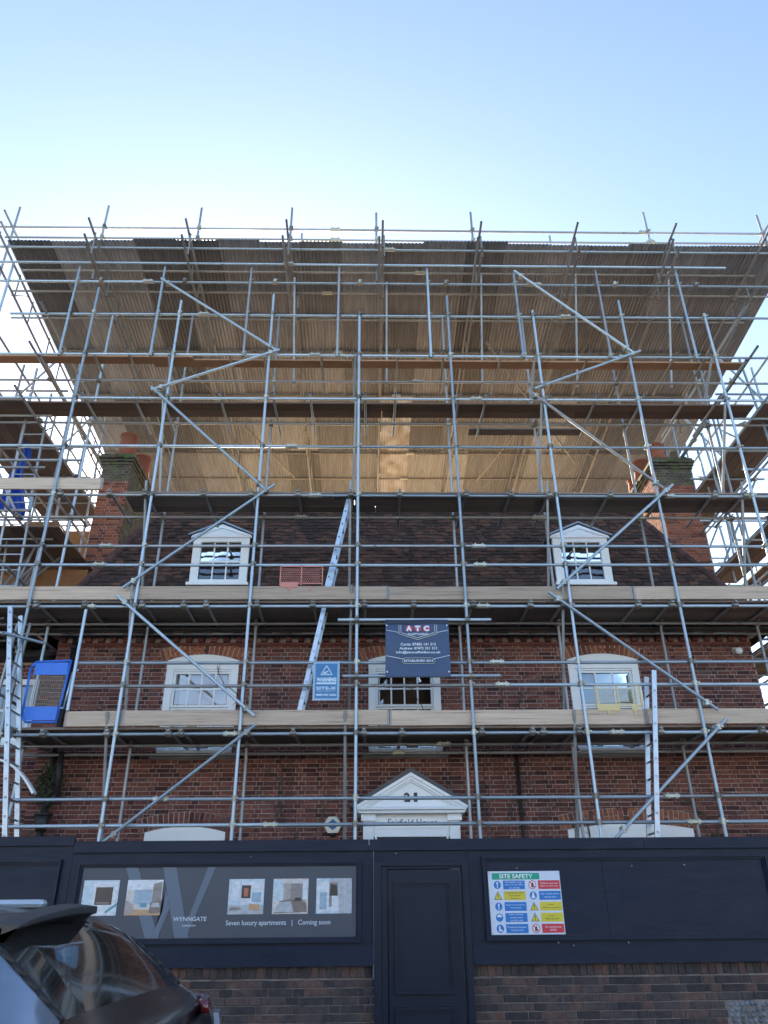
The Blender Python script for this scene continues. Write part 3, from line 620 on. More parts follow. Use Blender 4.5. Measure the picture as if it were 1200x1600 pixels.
# front slope of the mansard: real tiles in courses
EY, EZ, TYP = 12.60, 6.05, 14.02; SL = 2.165; RZ = EZ+SL*(TYP-EY)
slope = Vector((0, 1, SL)).normalized(); nrm = Vector((0, -SL, 1)).normalized()
XL, XR = -5.62, 7.04; kL, kR = 1.0, 1.14
rb = MB(); yb = .04
e0, e1, r0, r1 = Vector((XL, EY, EZ)), Vector((XR, EY, EZ)), Vector((XL+kL*(TYP-EY), TYP, RZ)), Vector((XR-kR*(TYP-EY), TYP, RZ))
back = 19.4; RB0, RB1 = Vector((r0.x, back, RZ)), Vector((r1.x, back, RZ)); EB0, EB1 = Vector((XL, 20.8, EZ)), Vector((XR, 20.8, EZ))
dn = Vector((0, .05, -.03))
rb.quad(e0+dn, e1+dn, r1+dn, r0+dn); rb.quad(e1+dn, EB1, RB1, r1+dn); rb.quad(EB0, e0+dn, r0+dn, RB0); rb.quad(EB1, EB0, RB0, RB1)
roof = rb.build('roof', TILE, house)
FLAT = mat('warm_bounce_deck', (.84, .60, .33), .85, col2=(.74, .51, .27), scale=2, amt=.9, stretch=(6, .6, 1))  # pale warm colour picked to bounce sunlight onto the temporary roof
FM = 17.0
MB().quad(r0+Vector((-.02, .02, .004)), r1+Vector((.02, .02, .004)), (r1.x, FM, RZ+.004), (r0.x, FM, RZ+.004)).build('bounce_stop_cover', LEAD, roof)  # unseen dark half, added to keep the bounced glow to the rear
MB().quad((r0.x, FM+.002, RZ+.004), (r1.x, FM+.002, RZ+.004), RB1+Vector((0, 0, .004)), RB0+Vector((0, 0, .004))).build('rear_bounce_deck', FLAT, roof)  # unseen pale half, added to throw sun up at the rear sheets
tl_len = (r0-e0).length and math.hypot(TYP-EY, RZ-EZ); gauge = .098; ncr = int(tl_len/gauge)
TW = .168; V = []; Fc = []; single = 0
tm = MB(); tm.obox((TW*.485, 0, 0), (TW*.485, 0, 0), slope*.085, nrm*.0075); tmesh = tm.mesh('roof_tile', TILE)
for i in range(ncr+1):
    s = i*gauge; yy = EY+slope.y*s; d = yy-EY; xa, xb = XL+kL*d-.02, XR-kR*d+.02
    if i > ncr-1: pass
    x = xa-(TW*.5 if i % 2 else 0)
    while x < xb:
        u0, u1 = max(x, xa), min(x+TW*.97, xb); x += TW
        if u1-u0 < .03: continue
        zc = EZ+slope.z*s; skip = False
        for (a, b) in ((-3.22, -2.22), (3.50, 4.50)):
            if a < (u0+u1)/2 < b and 6.95 < zc < 8.15: skip = True
        if skip: continue
        lift = .010+random.uniform(-.002, .012); tilt = random.uniform(-.009, .009); sag = random.uniform(-.014, .008)
        c = Vector(((u0+u1)/2, yy, zc))+nrm*lift+slope*sag
        ax = Vector(((u1-u0)/2, 0, 0))+nrm*tilt; ay = (slope-nrm*.15).normalized()*.085; az = nrm*.008
        if single < 300 and zc > 6.92 and i % 1 == 0 and zc < 7.5 and u1-u0 > TW*.9:
            q = Matrix.Translation(c-Vector((TW*.485, 0, 0))-slope*0) @ Matrix.Rotation(-.15, 4, 'X') @ Matrix.Rotation(random.uniform(-.03, .03), 4, Vector(nrm)); place('roof_tile', tmesh, q, roof); single += 1; continue
        n = len(V)
        for sx, sy, sz in ((-1,-1,-1),(1,-1,-1),(1,1,-1),(-1,1,-1),(-1,-1,1),(1,-1,1),(1,1,1),(-1,1,1)): V.append(tuple(c+ax*sx+ay*sy+az*sz))
        for q in ((4,5,6,7),(0,1,5,4),(1,2,6,5),(2,3,7,6),(3,0,4,7)): Fc.append(tuple(n+k for k in q))
me = bpy.data.meshes.new('tile_courses'); me.from_pydata(V, [], Fc); me.materials.append(TILE); me.update(); link('tile_courses', me, roof, kind='stuff')
for P, Q in ((e0, r0), (e1, r1)):
    L = (Q-P).length; t = (Q-P)/L; k = int(L/.24)
    hm = MB()
    for i in range(k):
        h = MB(); a = P+t*(i*.24-.03); b = P+t*(i*.24+.25); h.tube(a+Vector((0, -.01, .0)), b+Vector((0, .0, .02)), .085, 10, .075); h.build('hip_tile', RIDGE, roof, True)
# unseen platform added over the flat roof to bounce sun onto the sheets above
wp = thing('bounce_platform', (.6, 18.6, RZ), 'added plywood platform bouncing sun onto the rear roof sheets', 'platform')
for i in range(8):
    for j in range(2): MB().box(-4.1+i*1.222, -4.1+i*1.222+1.218, 17.1+j*1.6, 17.1+j*1.6+1.594, 10.50, 10.52).build('plywood_sheet', FLAT, wp)
for i in range(9):
    for y in (17.2, 18.7, 20.2): MB().box(-4.06+i*1.2, -3.97+i*1.2, y, y+.09, RZ+.005, 10.498).build('prop', TIMB, wp)
# ridge roll
MB().tube(r0+Vector((0, 0, .01)), r1+Vector((0, 0, .01)), .07, 10).build('ridge_roll', LEAD, roof)

# dormers
def dormer(x0, x1, z0, zt, za, label):
    y = 13.0; ys_ = lambda z: EY+(z-EZ)/SL+.05; xc = (x0+x1)/2; mb = MB(); f = .15
    mb.box(x0, x0+f, y, y+.08, z0+.06, zt-.13); mb.box(x1-f, x1, y, y+.08, z0+.06, zt-.13); mb.box(x0, x1, y, y+.08, zt-.13, zt-.02); mb.box(x0+f, x1-f, y, y+.08, z0+.06, z0+.13)
    d = mb.build('dormer', WHITE, house, bevel=.003); d['label'] = label
    MB().box(x0-.04, x1+.04, y-.06, y+.1, z0, z0+.058).build('sill', WHITE, d, bevel=.004)
    ck = MB()
    for x, s in ((x0+.004, .0), (x1-.034, 0)): ck.prism([(x, y+.085, z0), (x, y+.085, zt), (x, ys_(zt)+.1, zt), (x, ys_(z0)+.05, z0)], (.03, 0, 0))
    ck.build('cheek', LEAD, d)
    MB().prism([(x0-.02, y-.01, zt-.018), (x1+.02, y-.01, zt-.018), (x1+.02, y-.01, zt+.01), (xc, y-.01, za-.04), (x0-.02, y-.01, zt+.01)], (0, .08, 0)).build('gable_board', WHITE, d)
    for sx in (-1, 1):
        A, B = Vector((xc+sx*((x1-x0)/2+.03), y-.03, zt-.015)), Vector((xc, y-.03, za-.03)); MB().prism([A, B, B-Vector((0, 0, .075)), A-Vector((-sx*.02, 0, .05))], (0, .06, 0)).build('barge_board', WHITE, d)
        A2, B2 = Vector((xc+sx*((x1-x0)/2+.10), y-.06, zt-.022)), Vector((xc, y-.06, za)); MB().prism([A2, B2, B2+Vector((0, 0, .03)), A2+Vector((0, 0, .03))], (0, ys_(za)-y+.15, 0)).build('lead_roof', LEADP, d)
    MB().box(x0, x1, y-.025, y, zt-.05, zt-.022).build('string_moulding', WHITE, d)
    ix0, ix1, iz0, iz1 = x0+f, x1-f, z0+.13, zt-.13; zm = (iz0+iz1)/2-.02; pw = (ix1-ix0)/3
    MB().box(ix0, ix1, y+.02, y+.05, zm-.018, zm+.018).build('meeting_rail', WHITE, d)
    for c in (1, 2): MB().box(ix0+c*pw-.012, ix0+c*pw+.012, y+.025, y+.05, iz0, iz1).build('glazing_bar', WHITE, d)
    for c in range(3):
        for (a, b) in ((iz0, zm-.018), (zm+.018, iz1)):
            lean = -.024 if a > zm else .016; e = RNG.uniform(-.002, .002)   # tilt shapes the reflections: upper panes mirror sky, lower panes the dark deck
            MB().quad((ix0+c*pw+.012, y+.04-lean/2, a), (ix0+(c+1)*pw-.012, y+.04-lean/2, a), (ix0+(c+1)*pw-.012, y+.04+lean/2+e, b), (ix0+c*pw+.012, y+.04+lean/2, b)).build('pane', GLASS, d)
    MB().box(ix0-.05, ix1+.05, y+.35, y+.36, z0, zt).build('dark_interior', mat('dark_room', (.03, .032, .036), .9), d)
dormer(-3.24, -2.20, 7.03, 8.05, 8.30, 'white dormer window on the left of the roof')
dormer(3.48, 4.52, 7.03, 8.05, 8.30, 'white dormer window on the right of the roof')

# chimneys
def chimney(x0, x1, y0, y1, z0, z1, pots, side):
    c = MB().box(x0+.006, x1-.006, y0+.006, y1-.006, z0, z1).build('chimney', MORTAR, house)
    lay_bricks(c, x0, x1, z1-.62, z1, y0-.004, .0685, .213, .103, MOSSB, limit=0, seed=24)
    lay_bricks(c, x0, x1, z0, z1-.62, y0-.004, .0685, .213, .103, CHIM, limit=0, seed=21)
    if side > 0: lay_bricks(c, 0, y1-y0, z0, z1, 0, .0685, .213, .103, MOSSB, limit=0, seed=23, M=Matrix(((0, -1, 0, x1+.004), (1, 0, 0, y0), (0, 0, 1, 0), (0, 0, 0, 1))))
    else: lay_bricks(c, 0, y1-y0, z0, z1, 0, .0685, .213, .103, CHIM, limit=0, seed=23, M=Matrix(((0, 1, 0, x0-.004), (1, 0, 0, y0), (0, 0, 1, 0), (0, 0, 0, 1))))
    for k, (o, h) in enumerate(((.03, .068), (.06, .068), (.095, .07), (.06, .06))):
        zb = z1-.20+k*.07
        cc = MB(); xx = x0-o
        while xx < x1+o-.05:
            L = min(random.uniform(.16, .24), x1+o-xx); cc.box(xx, xx+L-.008, y0-o+random.uniform(-.012, .012), y0+.3, zb+random.uniform(-.006, .004), zb+h-.006); xx += L
        yy = y0+.3
        while yy < y1+o-.05:
            L = min(random.uniform(.16, .24), y1+o-yy); j = random.uniform(-.012, .012); cc.box(x0-o-j, x1+o+j, yy, yy+L-.008, zb+random.uniform(-.006, .004), zb+h-.006); yy += L
        cc.build('corbel_course', MOSSB, c)
    fl = MB()
    nx = 10
    for i in range(nx):
        for j in range(14):
            xx = x0+(x1-x0)*(i+.5)/nx; yy = y0+(y1-y0)*(j+.5)/14; h = random.uniform(.02, .09); fl.tube((xx, yy, z1+.06), (xx, yy, z1+.08+h), .08, 6, .03)
    fl.build('mossy_flaunching', MOSS, c, True, kind='stuff')
    for (px, py, r, h) in pots:
        p = MB(); p.tube((px, py, z1+.08), (px, py, z1+h), r*1.05, 16, r*.92); p.tube((px, py, z1+h), (px, py, z1+h+.05), r*1.05, 16); p.build('chimney_pot', TERRA, c, True)
    return c
chimney(-5.98, -5.34, 15.0, 17.2, 6.6, 11.02, ((-5.62, 15.35, .20, .75), (-5.55, 16.3, .20, .75)), 1)
chimney(6.58, 7.42, 15.0, 17.0, 6.6, 10.95, ((6.86, 15.4, .20, .62), (6.78, 16.2, .20, .66), (6.8, 16.8, .19, .5)), -1)

# downpipes
def pipe(px, zt, zb, y=YW-.06, r=.035, parent=house):
    d = MB().tube((px, y, zb), (px, y, zt), r, 10).build('downpipe', IRON, parent, True)
    for z in np.arange(zb+.3, zt, .9): MB().tube((px, y, z), (px, y, z+.07), r*1.25, 10).build('pipe_collar', IRON, d, True)
pipe(2.42, 4.0, .1, r=.028); pipe(-5.02, 6.0, .1, r=.045)

# alarm box
al = thing('alarm_box', (-.53, YW-.08, 2.8), 'cream hexagonal alarm box with blue diamond on the brick wall', 'alarm box')
hx = [(-.60, 3.085), (-.47, 3.085), (-.385, 2.965), (-.45, 2.845), (-.61, 2.845), (-.675, 2.965)]
CREAM = mat('cream_plastic', (.74, .72, .58), .45, col2=(.68, .66, .53), scale=6, amt=.7)
MB().prism([(x, YW-.085, z) for x, z in hx], (0, .08, 0)).build('case', CREAM, al, bevel=.01)
ABL = flat((.04, .13, .32))
MB().poly([(-.60, YW-.088, 2.995), (-.46, YW-.088, 2.995), (-.53, YW-.088, 3.05)]).poly([(-.60, YW-.088, 2.94), (-.53, YW-.088, 2.885), (-.46, YW-.088, 2.94)]).build('emblem', ABL, al)
MB().tube((-.53, YW-.05, 2.845), (-.53, YW-.05, 2.80), .055, 12, .045).build('strobe_lens', BLACK, al, True)
# security lamp near the right corner
lp = thing('security_lamp', (6.42, YW-.1, 5.72), 'small white security lamp high on the brick wall at the right', 'lamp')
MB().box(6.38, 6.46, YW-.06, YW-.004, 5.70, 5.80).build('bracket', WHITE, lp); MB().tube((6.42, YW-.06, 5.74), (6.42, YW-.16, 5.71), .05, 12, .06).build('lamp_head', WHITE, lp, True)

# bare creeper stems on the wall
def creeper(x, z0, z1, label, seed, n=5):
    rg = random.Random(seed); mb = MB()
    for s in range(n):
        p = Vector((x+rg.uniform(-.15, .15), YW-.014, z0)); a = rg.uniform(-.3, .3)
        while p.z < z1:
            a += rg.uniform(-.55, .55); a *= .85; q = p+Vector((math.sin(a)*.12, rg.uniform(-.006, .006), math.cos(a)*.12)); q.y = min(max(q.y, YW-.03), YW-.008)
            mb.tube(p, q, .007, 5, .006); p = q
            if rg.random() < .3: b = a+rg.choice((-1, 1))*rg.uniform(.6, 1.3); mb.tube(p, p+Vector((math.sin(b)*.2, -.004, math.cos(b)*.2)), .005, 4, .002)
    t = thing('wall_creeper', (x, YW, z0), label, 'creeper'); mb.build('stems', TWIG, t); return t
creeper(2.0, 2.2, 5.3, 'bare creeper stems on the brick right of the signboard', 3, 6)
creeper(-1.35, 4.3, 5.5, 'bare creeper stems on the brick left of the middle ladder', 5, 4)
creeper(2.95, 1.5, 3.3, 'bare creeper stems by the wide ground floor window', 9, 6)
creeper(-.9, 2.4, 3.6, 'bare creeper stems above the alarm box', 12, 4)
creeper(-1.45, 3.0, 4.0, 'bare creeper stems under the second lift left of centre', 15, 4)
creeper(5.3, 2.5, 3.4, 'bare creeper stems right of the wide ground floor window', 19, 5)

# ------------------------------------------------------------------ scaffold across the front
YO, YI = 11.5, 12.4; YL = YO+.05
sc = thing('scaffold', (.6, YO, 0), 'tall tube scaffold with boarded lifts across the front of the house', 'scaffold')
SX = [-5.33, -3.67, -1.865, -.165, 1.57, 3.25, 5.0, 6.66]; STOP = [12.78, 12.46, 12.64, 12.19, 12.63, 12.27, 12.54, 12.22]
for x, z in zip(SX, STOP):
    tube(sc, 'standard', (x, YO, 0), (x, YO, z))
    MB().box(x-.075, x+.075, YO-.075, YO+.075, .0, .008).build('base_plate', COUP, sc)
for x in (-7.15, 8.4): tube(sc, 'standard', (x, YO, 0), (x, YO, 13.45))
for x, zt in zip(SX, (12.9, 12.95, 12.95, 12.95, 12.95, 12.9, 12.95, 12.9)):
    tube(sc, 'standard', (x-.02, YI, 0), (x+.0, YI, zt), T_OLD if x > -5 else T_NEW)
LIFTS = [4.08, 6.07, 8.09, 10.14]
def run(name, z, y, xs, me=None, couple=True, off=-1):
    """a line of tubes along the facade, joined by sleeves, clipped to the standards"""
    for a, b in zip(xs[:-1], xs[1:]): tube(sc, name, (a, y, z+random.uniform(-.008, .008)), (b, y, z+random.uniform(-.008, .008)), me)
    for x in xs[1:-1]: place('sleeve_coupler', C_SLEEVE, Matrix.Translation((x, y, z)), sc)
    if couple:
        for x in SX:
            if xs[0]-.05 < x < xs[-1]+.05: coupler(sc, x, y-.05 if y < 12 else y+.05, z, 0 if y < 12 else math.pi)
run('guard_rail', 2.835, YL, [-8, -1.35, 4.6, 9.2]); run('guard_rail', 3.18, YL, [-8, -2.9, 4.35, 9.2])
run('ledger', 4.08, YL, [-8.2, -2.0, 3.7, 9.2]); run('guard_rail', 4.80, YL, [-4.46, 2.05, 8.2]); run('guard_rail', 5.15, YL, [-4.46, 2.0, 8.2])
run('ledger', 6.07, YL, [-8.2, -4.4, 1.85, 8.6]); run('guard_rail', 6.79, YL, [-8.2, -4.35, 1.85, 8.6]); run('guard_rail', 7.13, YL, [-8.2, -4.3, 1.85, 7.2])
run('ledger', 8.09, YL, [-8.2, -.9, 5.2, 8.9]); run('guard_rail', 9.09, YL, [-8.3, -1.35, 7.9]); run('guard_rail', 8.79, YL, [-8.3, -5.0], couple=False)
run('ledger', 10.14, YL, [-8.3, 2.0, 8.7]); run('guard_rail', 11.15, YL, [-8.3, -1.0, 4.9, 8.9])
run('ledger', 12.15, YL, [-6.95, -3.2, 3.9, 9.3]); run('ledger', 13.0, YL, [-8.6, -4.4, 3.4, 8.25])
run('ledger', 13.36, YO-.10, [-8.7, -1.6, 7.3], couple=False)
for z, xs in ((4.08, [-8.2, 1.2, 8.6]), (6.07, [-8.2, .6, 8.6]), (8.09, [-6.8, -1.2, 3.1, 8.8]), (10.14, [-8.2, .3, 8.9]), (11.15, [-7.8, 1.0, 8.9])): run('inner_ledger', z, YI-.05, xs, T_OLD)
for z in (4.00, 5.99): run('inner_ledger', z, YI+.22, [-8, .5, 8.5], T_OLD, couple=False)
# transoms
for li, z in enumerate(LIFTS+[11.15]):
    pos = []
    for i, x in enumerate(SX):
        pos.append(x+random.choice((-.12, .12)))
        if i < 7: pos.append((x+SX[i+1])/2+random.uniform(-.25, .25))
    if li < 2: pos += [-6.4, -2.9, 2.6, 7.4]
    for x in pos:
        ext = {0: .55, 1: .62}.get(li, .42)
        tube(sc, 'transom', (x, YO-.06, z+.052), (x+random.uniform(-.02, .02), YI+ext, z+.052), T_OLD if li < 4 else T_RUST)
        coupler(sc, x, YL, z, math.pi, C_DARK) if li < 3 else None
# ledger bracing, front top to inner foot
for i in (1, 3, 5, 7):
    for z0, z1, dx in ((2.1, 4.40, -.09), (4.25, 6.42, -.02), (6.3, 8.36, -.06), (8.35, 10.05, .02), (10.25, 11.12, .0)):
        tube(sc, 'ledger_brace', (SX[i]-.07+dx, YO+.0, z1), (SX[i]-.12+dx*.5, YI-.03, z0), T_OLD)
# facade bracing
YB = YO-.055
for a, b in (((252, 435), (435, 549)), ((437, 546), (236, 609)), ((236, 604), (415, 765)), ((429, 757), (192, 918)), ((182, 930), (398, 1119)), ((400, 1132), (158, 1318)),
             ((803, 423), (990, 551)), ((1001, 548), (835, 607)), ((825, 609), (1037, 763)), ((1051, 757), (870, 920)), ((857, 925), (1122, 1109)), ((1135, 1123), (962, 1310))):
    p, q = at(*a, YB), at(*b, YB); tube(sc, 'facade_brace', p, q)
    for w in (p, q): t = (p+q)/2-w; c = w+t.normalized()*.18; coupler(sc, c.x, YB+.01, c.z, 0)
# short uprights hung between the top ledgers, and raking struts under the roof beams
for x, z in ((-5.79, 13.33), (-4.09, 13.35), (-2.35, 13.37), (-.58, 13.39), (1.2, 13.36), (2.96, 13.25), (4.64, 13.36), (6.29, 13.38)):
    tube(sc, 'hung_upright', (x, YO-.02, 11.06), (x, YO-.02, z))
    for zz in (12.15, 13.0, 11.15): coupler(sc, x, YO, zz)
for (xa, za), (xb, zb) in (((-1.49, 13.21), (-1.48, 11.1)), ((.38, 13.11), (.38, 11.1)), ((2.32, 13.35), (2.30, 11.1)), ((4.27, 13.37), (4.22, 11.1)), ((6.21, 13.45), (6.13, 11.1))):
    tube(sc, 'raking_strut', (xa, YO+.11, za), (xb, YI+.03, zb), T_OLD)
# boarded lifts
def deck(z, ys, cuts, me, name='deck_board'):
    for j, y in enumerate(ys):
        xs = [c+(j*.37 % .9)*(1 if 0 < k < len(cuts)-1 else 0) for k, c in enumerate(cuts)]
        for a, b in zip(xs[:-1], xs[1:]): board(sc, name, (a+.006, y, z+random.uniform(0, .006)), (b-.006, y, z+random.uniform(0, .006)), me)
YS = lambda n, y0=11.71: [y0+.231*k for k in range(n)]
deck(4.158, YS(5), [-5.4, -1.5, 2.2, 5.4, 8.5], B_DECK); deck(6.148, YS(6, 11.70), [-8.2, -4.5, -.8, 2.9, 6.4, 9], B_DECK)
deck(8.168, YS(3, 11.73), [-4.2, -.6, 2.6, 5.9, 9.0], B_DECK); deck(10.218, YS(2, 11.93), [-7.4, -3.6, -.1, 3.6, 7.35], B_BROWN)
deck(10.218, [12.75], [2.0, 4.3], B_DECK); deck(11.228, [11.92], [-4.15, -.2, 3.5, 7.45], B_ORNG); deck(11.228, [11.83], [-7.6, -3.35], B_ORNG)
def toe(z, xs, y=YO+.085):
    global BAND
    for k, (a, b) in enumerate(zip(xs[:-1], xs[1:])):
        o = board(sc, 'toe_board', (a+.004, y-.012*(k % 2), z+.1125+random.uniform(-.006, .006)), (b-.004, y-.012*(k % 2), z+.1125+random.uniform(-.006, .006)), B_PALE, True)
        for xx in (a+.006, b-.036): MB().box(xx, xx+.03, y-.012*(k % 2)-.0415, y-.012*(k % 2)-.0385, z+.004, z+.222).build('end_band', BAND, o)
BAND = mat('hoop_iron_band', (.34, .33, .31), .5, .6, col2=(.24, .2, .17), scale=20, amt=.9)
toe(4.20, [-4.46, -3.62, .33, 4.17, 8.2]); toe(6.19, [-8.2, -3.75, .33, 4.3, 8.9]); toe(8.21, [-7.9, -4.55])
# extra tubes that carry the banner
tube(sc, 'banner_tube', (-.46, YO-.07, 5.80), (1.94, YO-.07, 5.80)); tube(sc, 'banner_tube', (-.37, YO-.07, 4.905), (2.02, YO-.07, 4.905))
for x in (SX[3], SX[4]):
    for z in (5.80, 4.905): coupler(sc, x, YO-.02, z, math.pi)
# gate post and short handrail pieces at the ladder bay
tube(sc, 'gate_post', (-4.42, YO+.0, 4.42), (-4.42, YO, 6.0)); tube(sc, 'putlog', (-5.45, YO-.35, 5.50), (-5.05, YO+.2, 5.52)); tube(sc, 'putlog', (-6.2, YO-.3, 5.65), (-5.4, YO-.28, 5.5), T_OLD)
for x in (-5.75, -5.55): tube(sc, 'putlog', (x, YO+.3, 2.2), (x+.15, YO+.35, 5.9), T_OLD)

# ------------------------------------------------------------------ temporary roof
tr = thing('temporary_roof', (.6, 15.5, 13.5), 'wide temporary roof of corrugated steel sheets on scaffold beams', 'roof')
FALL = .096; ZR = lambda y: 13.70-FALL*(y-11.4)
ang = -math.atan(FALL)
pitch = .0762; ncor = 11; SWD = pitch*ncor
def corr(length, name):
    mb = MB(); seg = 6; n = ncor*seg+seg//2
    for i in range(n+1):
        x = i*pitch/seg; z = .014*math.cos(2*math.pi*i/seg); mb.v += [(x, 0, z), (x, length, z)]
    for i in range(n): mb.f.append((2*i, 2*i+2, 2*i+3, 2*i+1)); mb.mi.append(0)
    me = mb.mesh(name, SHEET, True); return me
CLEAR = {(2, 9), (3, 9)}
GRP = bpy.data.materials.new('translucent_sheet'); GRP.use_nodes = True
_n = GRP.node_tree.nodes; _l = GRP.node_tree.links; _t = _n.new('ShaderNodeBsdfTranslucent'); _t.inputs[0].default_value = (.50, .42, .32, 1); _m = _n.new('ShaderNodeMixShader'); _m.inputs[0].default_value = .45
_n['Principled BSDF'].inputs['Base Color'].default_value = (.34, .30, .26, 1); _n['Principled BSDF'].inputs['Roughness'].default_value = .5
_z = _n.new('ShaderNodeTexNoise'); _z.inputs['Scale'].default_value = 3; _g = _n.new('ShaderNodeNewGeometry'); _l.new(_g.outputs['Position'], _z.inputs['Vector']); _r = _n.new('ShaderNodeMapRange'); _r.inputs[1].default_value = .35; _r.inputs[2].default_value = .65; _r.inputs[3].default_value = .0; _r.inputs[4].default_value = .16
_l.new(_z.outputs[0], _r.inputs[0]); _l.new(_r.outputs[0], _m.inputs[0])
_l.new(_n['Principled BSDF'].outputs[0], _m.inputs[1]); _l.new(_t.outputs[0], _m.inputs[2]); _l.new(_m.outputs[0], _n['Material Output'].inputs[0])
def corr_clear(me): c = me.copy(); c.materials.clear(); c.materials.append(GRP); return c
rows_ = [(11.2, 13.25), (13.12, 15.75), (15.62, 18.1), (17.95, 20.35)]
RX0, RX1 = -7.25, 8.28; k = 0
for ri, (ya, yb) in enumerate(rows_):
    me = corr((yb-ya)/math.cos(ang), 'corrugated_sheet'); x = RX0; c = 0
    while x < RX1-.3:
        dy = random.uniform(-.05, .04) if ri == 0 else random.uniform(-.03, .03)
        M = Matrix.Translation((x, ya+dy, ZR(ya+dy)+.035+(.022 if ri % 2 == 0 else 0)+(.009 if c % 2 else 0))) @ Matrix.Rotation(ang+random.uniform(-.003, .003), 4, 'X')
        if (ri, c) in CLEAR: place('translucent_sheet', corr_clear(me), M, tr)
        else: place('corrugated_sheet', me, M, tr)
        x += SWD; c += 1
for y, x0, x1 in ((11.33, -8.0, 9.0), (11.9, -7.2, 8.2), (12.45, -7.6, 8.9), (13.2, -7.9, 8.5), (14.2, -7.2, 8.2), (15.68, -7.2, 8.2), (16.8, -7.2, 8.2), (18.02, -7.2, 8.2), (19.2, -7.2, 8.2), (20.2, -7.2, 8.3)):
    a = random.uniform(-1.5, 2); 
    for u, v in ((x0, a), (a, x1)): tube(tr, 'purlin', (u, y, ZR(y)), (v, y, ZR(y)), T_NEW if y < 11.5 else (T_OLD if y < 14 else T_RUST))
    place('sleeve_coupler', C_SLEEVE, Matrix.Translation((a, y, ZR(y))), tr)
BXS = [-7.27, -5.41, -3.54, -1.59, .29, 2.22, 4.12, 6.07, 7.98]
for bx in BXS:
    bm = place('roof_beam', T_OLD, mats_to((bx, 10.6, ZR(10.6)-.055), (bx, 20.3, ZR(20.3)-.055)), tr)
    tube(tr, 'roof_beam', (bx, 10.75, ZR(10.75)-.60), (bx, 20.3, ZR(20.3)-.60), T_OLD if bx in (-7.27, 7.98) else T_RUST)
    y = 10.95; j = 0
    while y < 20.2:
        tube(tr, 'beam_post', (bx+.03, y, ZR(y)-.62), (bx+.03, y, ZR(y)-.04), T_THIN)
        if j % 2: tube(tr, 'beam_diagonal', (bx-.03, y, ZR(y)-.60), (bx-.03, y+.55, ZR(y+.55)-.06), T_THIN)
        y += .72 if j % 2 else 1.05; j += 1
    # second, shorter chord projecting beside it
    if bx > -6 and bx < 7: tube(tr, 'roof_beam', (bx-.07, 10.72, ZR(10.7)-.35), (bx-.05, 12.6, ZR(12.6)-.45), T_OLD)
for x, z in ((-5.65, 15.47), (-3.63, 15.43), (-1.66, 15.46), (.18, 15.33), (2.25, 15.38), (6.08, 15.43), (8.6, 15.37), (-7.55, 15.4)): tube(tr, 'roof_guard_post', (x, 11.8, 13.3), (x, 11.8, z), T_OLD)
for x in (-1.5, 4.15): tube(tr, 'roof_guard_post', (x, 12.5, 13.2), (x, 12.5, 15.45), T_OLD)
for z, xs in ((14.84, [-8.2, -.7, 6.0, 9.4]), (14.53, [-7.7, -.7, 6.1, 9.3])):
    for a, b in zip(xs[:-1], xs[1:]): tube(tr, 'roof_guard_rail', (a, 11.84, z), (b, 11.84, z+random.uniform(-.02, .02)), T_OLD)
    for x in xs[1:-1]: place('sleeve_coupler', C_SLEEVE, Matrix.Translation((x, 11.84, z)), tr)
for x in (-5.65, -3.63, -1.66, .18, 2.25, 6.08, 8.6):
    for z in (14.84, 14.53): coupler(tr, x, 11.79, z, 0)
for x in (-7.6, 8.62):
    for z in (14.84, 14.5): tube(tr, 'roof_guard_rail', (x, 11.4, z), (x+.05, 15.8, z-.3), T_OLD)
tube(tr, 'wind_brace', (2.6, 13.2, 12.95), (5.6, 17.6, 12.5), T_RUST); tube(tr, 'wind_brace', (4.9, 13.3, 12.95), (3.0, 18.4, 12.4), T_RUST); tube(tr, 'wind_brace', (-4.4, 13.4, 12.9), (-2.0, 18.2, 12.4), T_RUST)
for x in BXS[::2]:  # rear legs
    tube(tr, 'rear_standard', (x, 20.9, 0), (x, 20.9, ZR(20.2)-.1), T_OLD)
tube(tr, 'rear_ledger', (-8, 20.85, ZR(20.3)-.66), (8.8, 20.85, ZR(20.3)-.66), T_OLD)

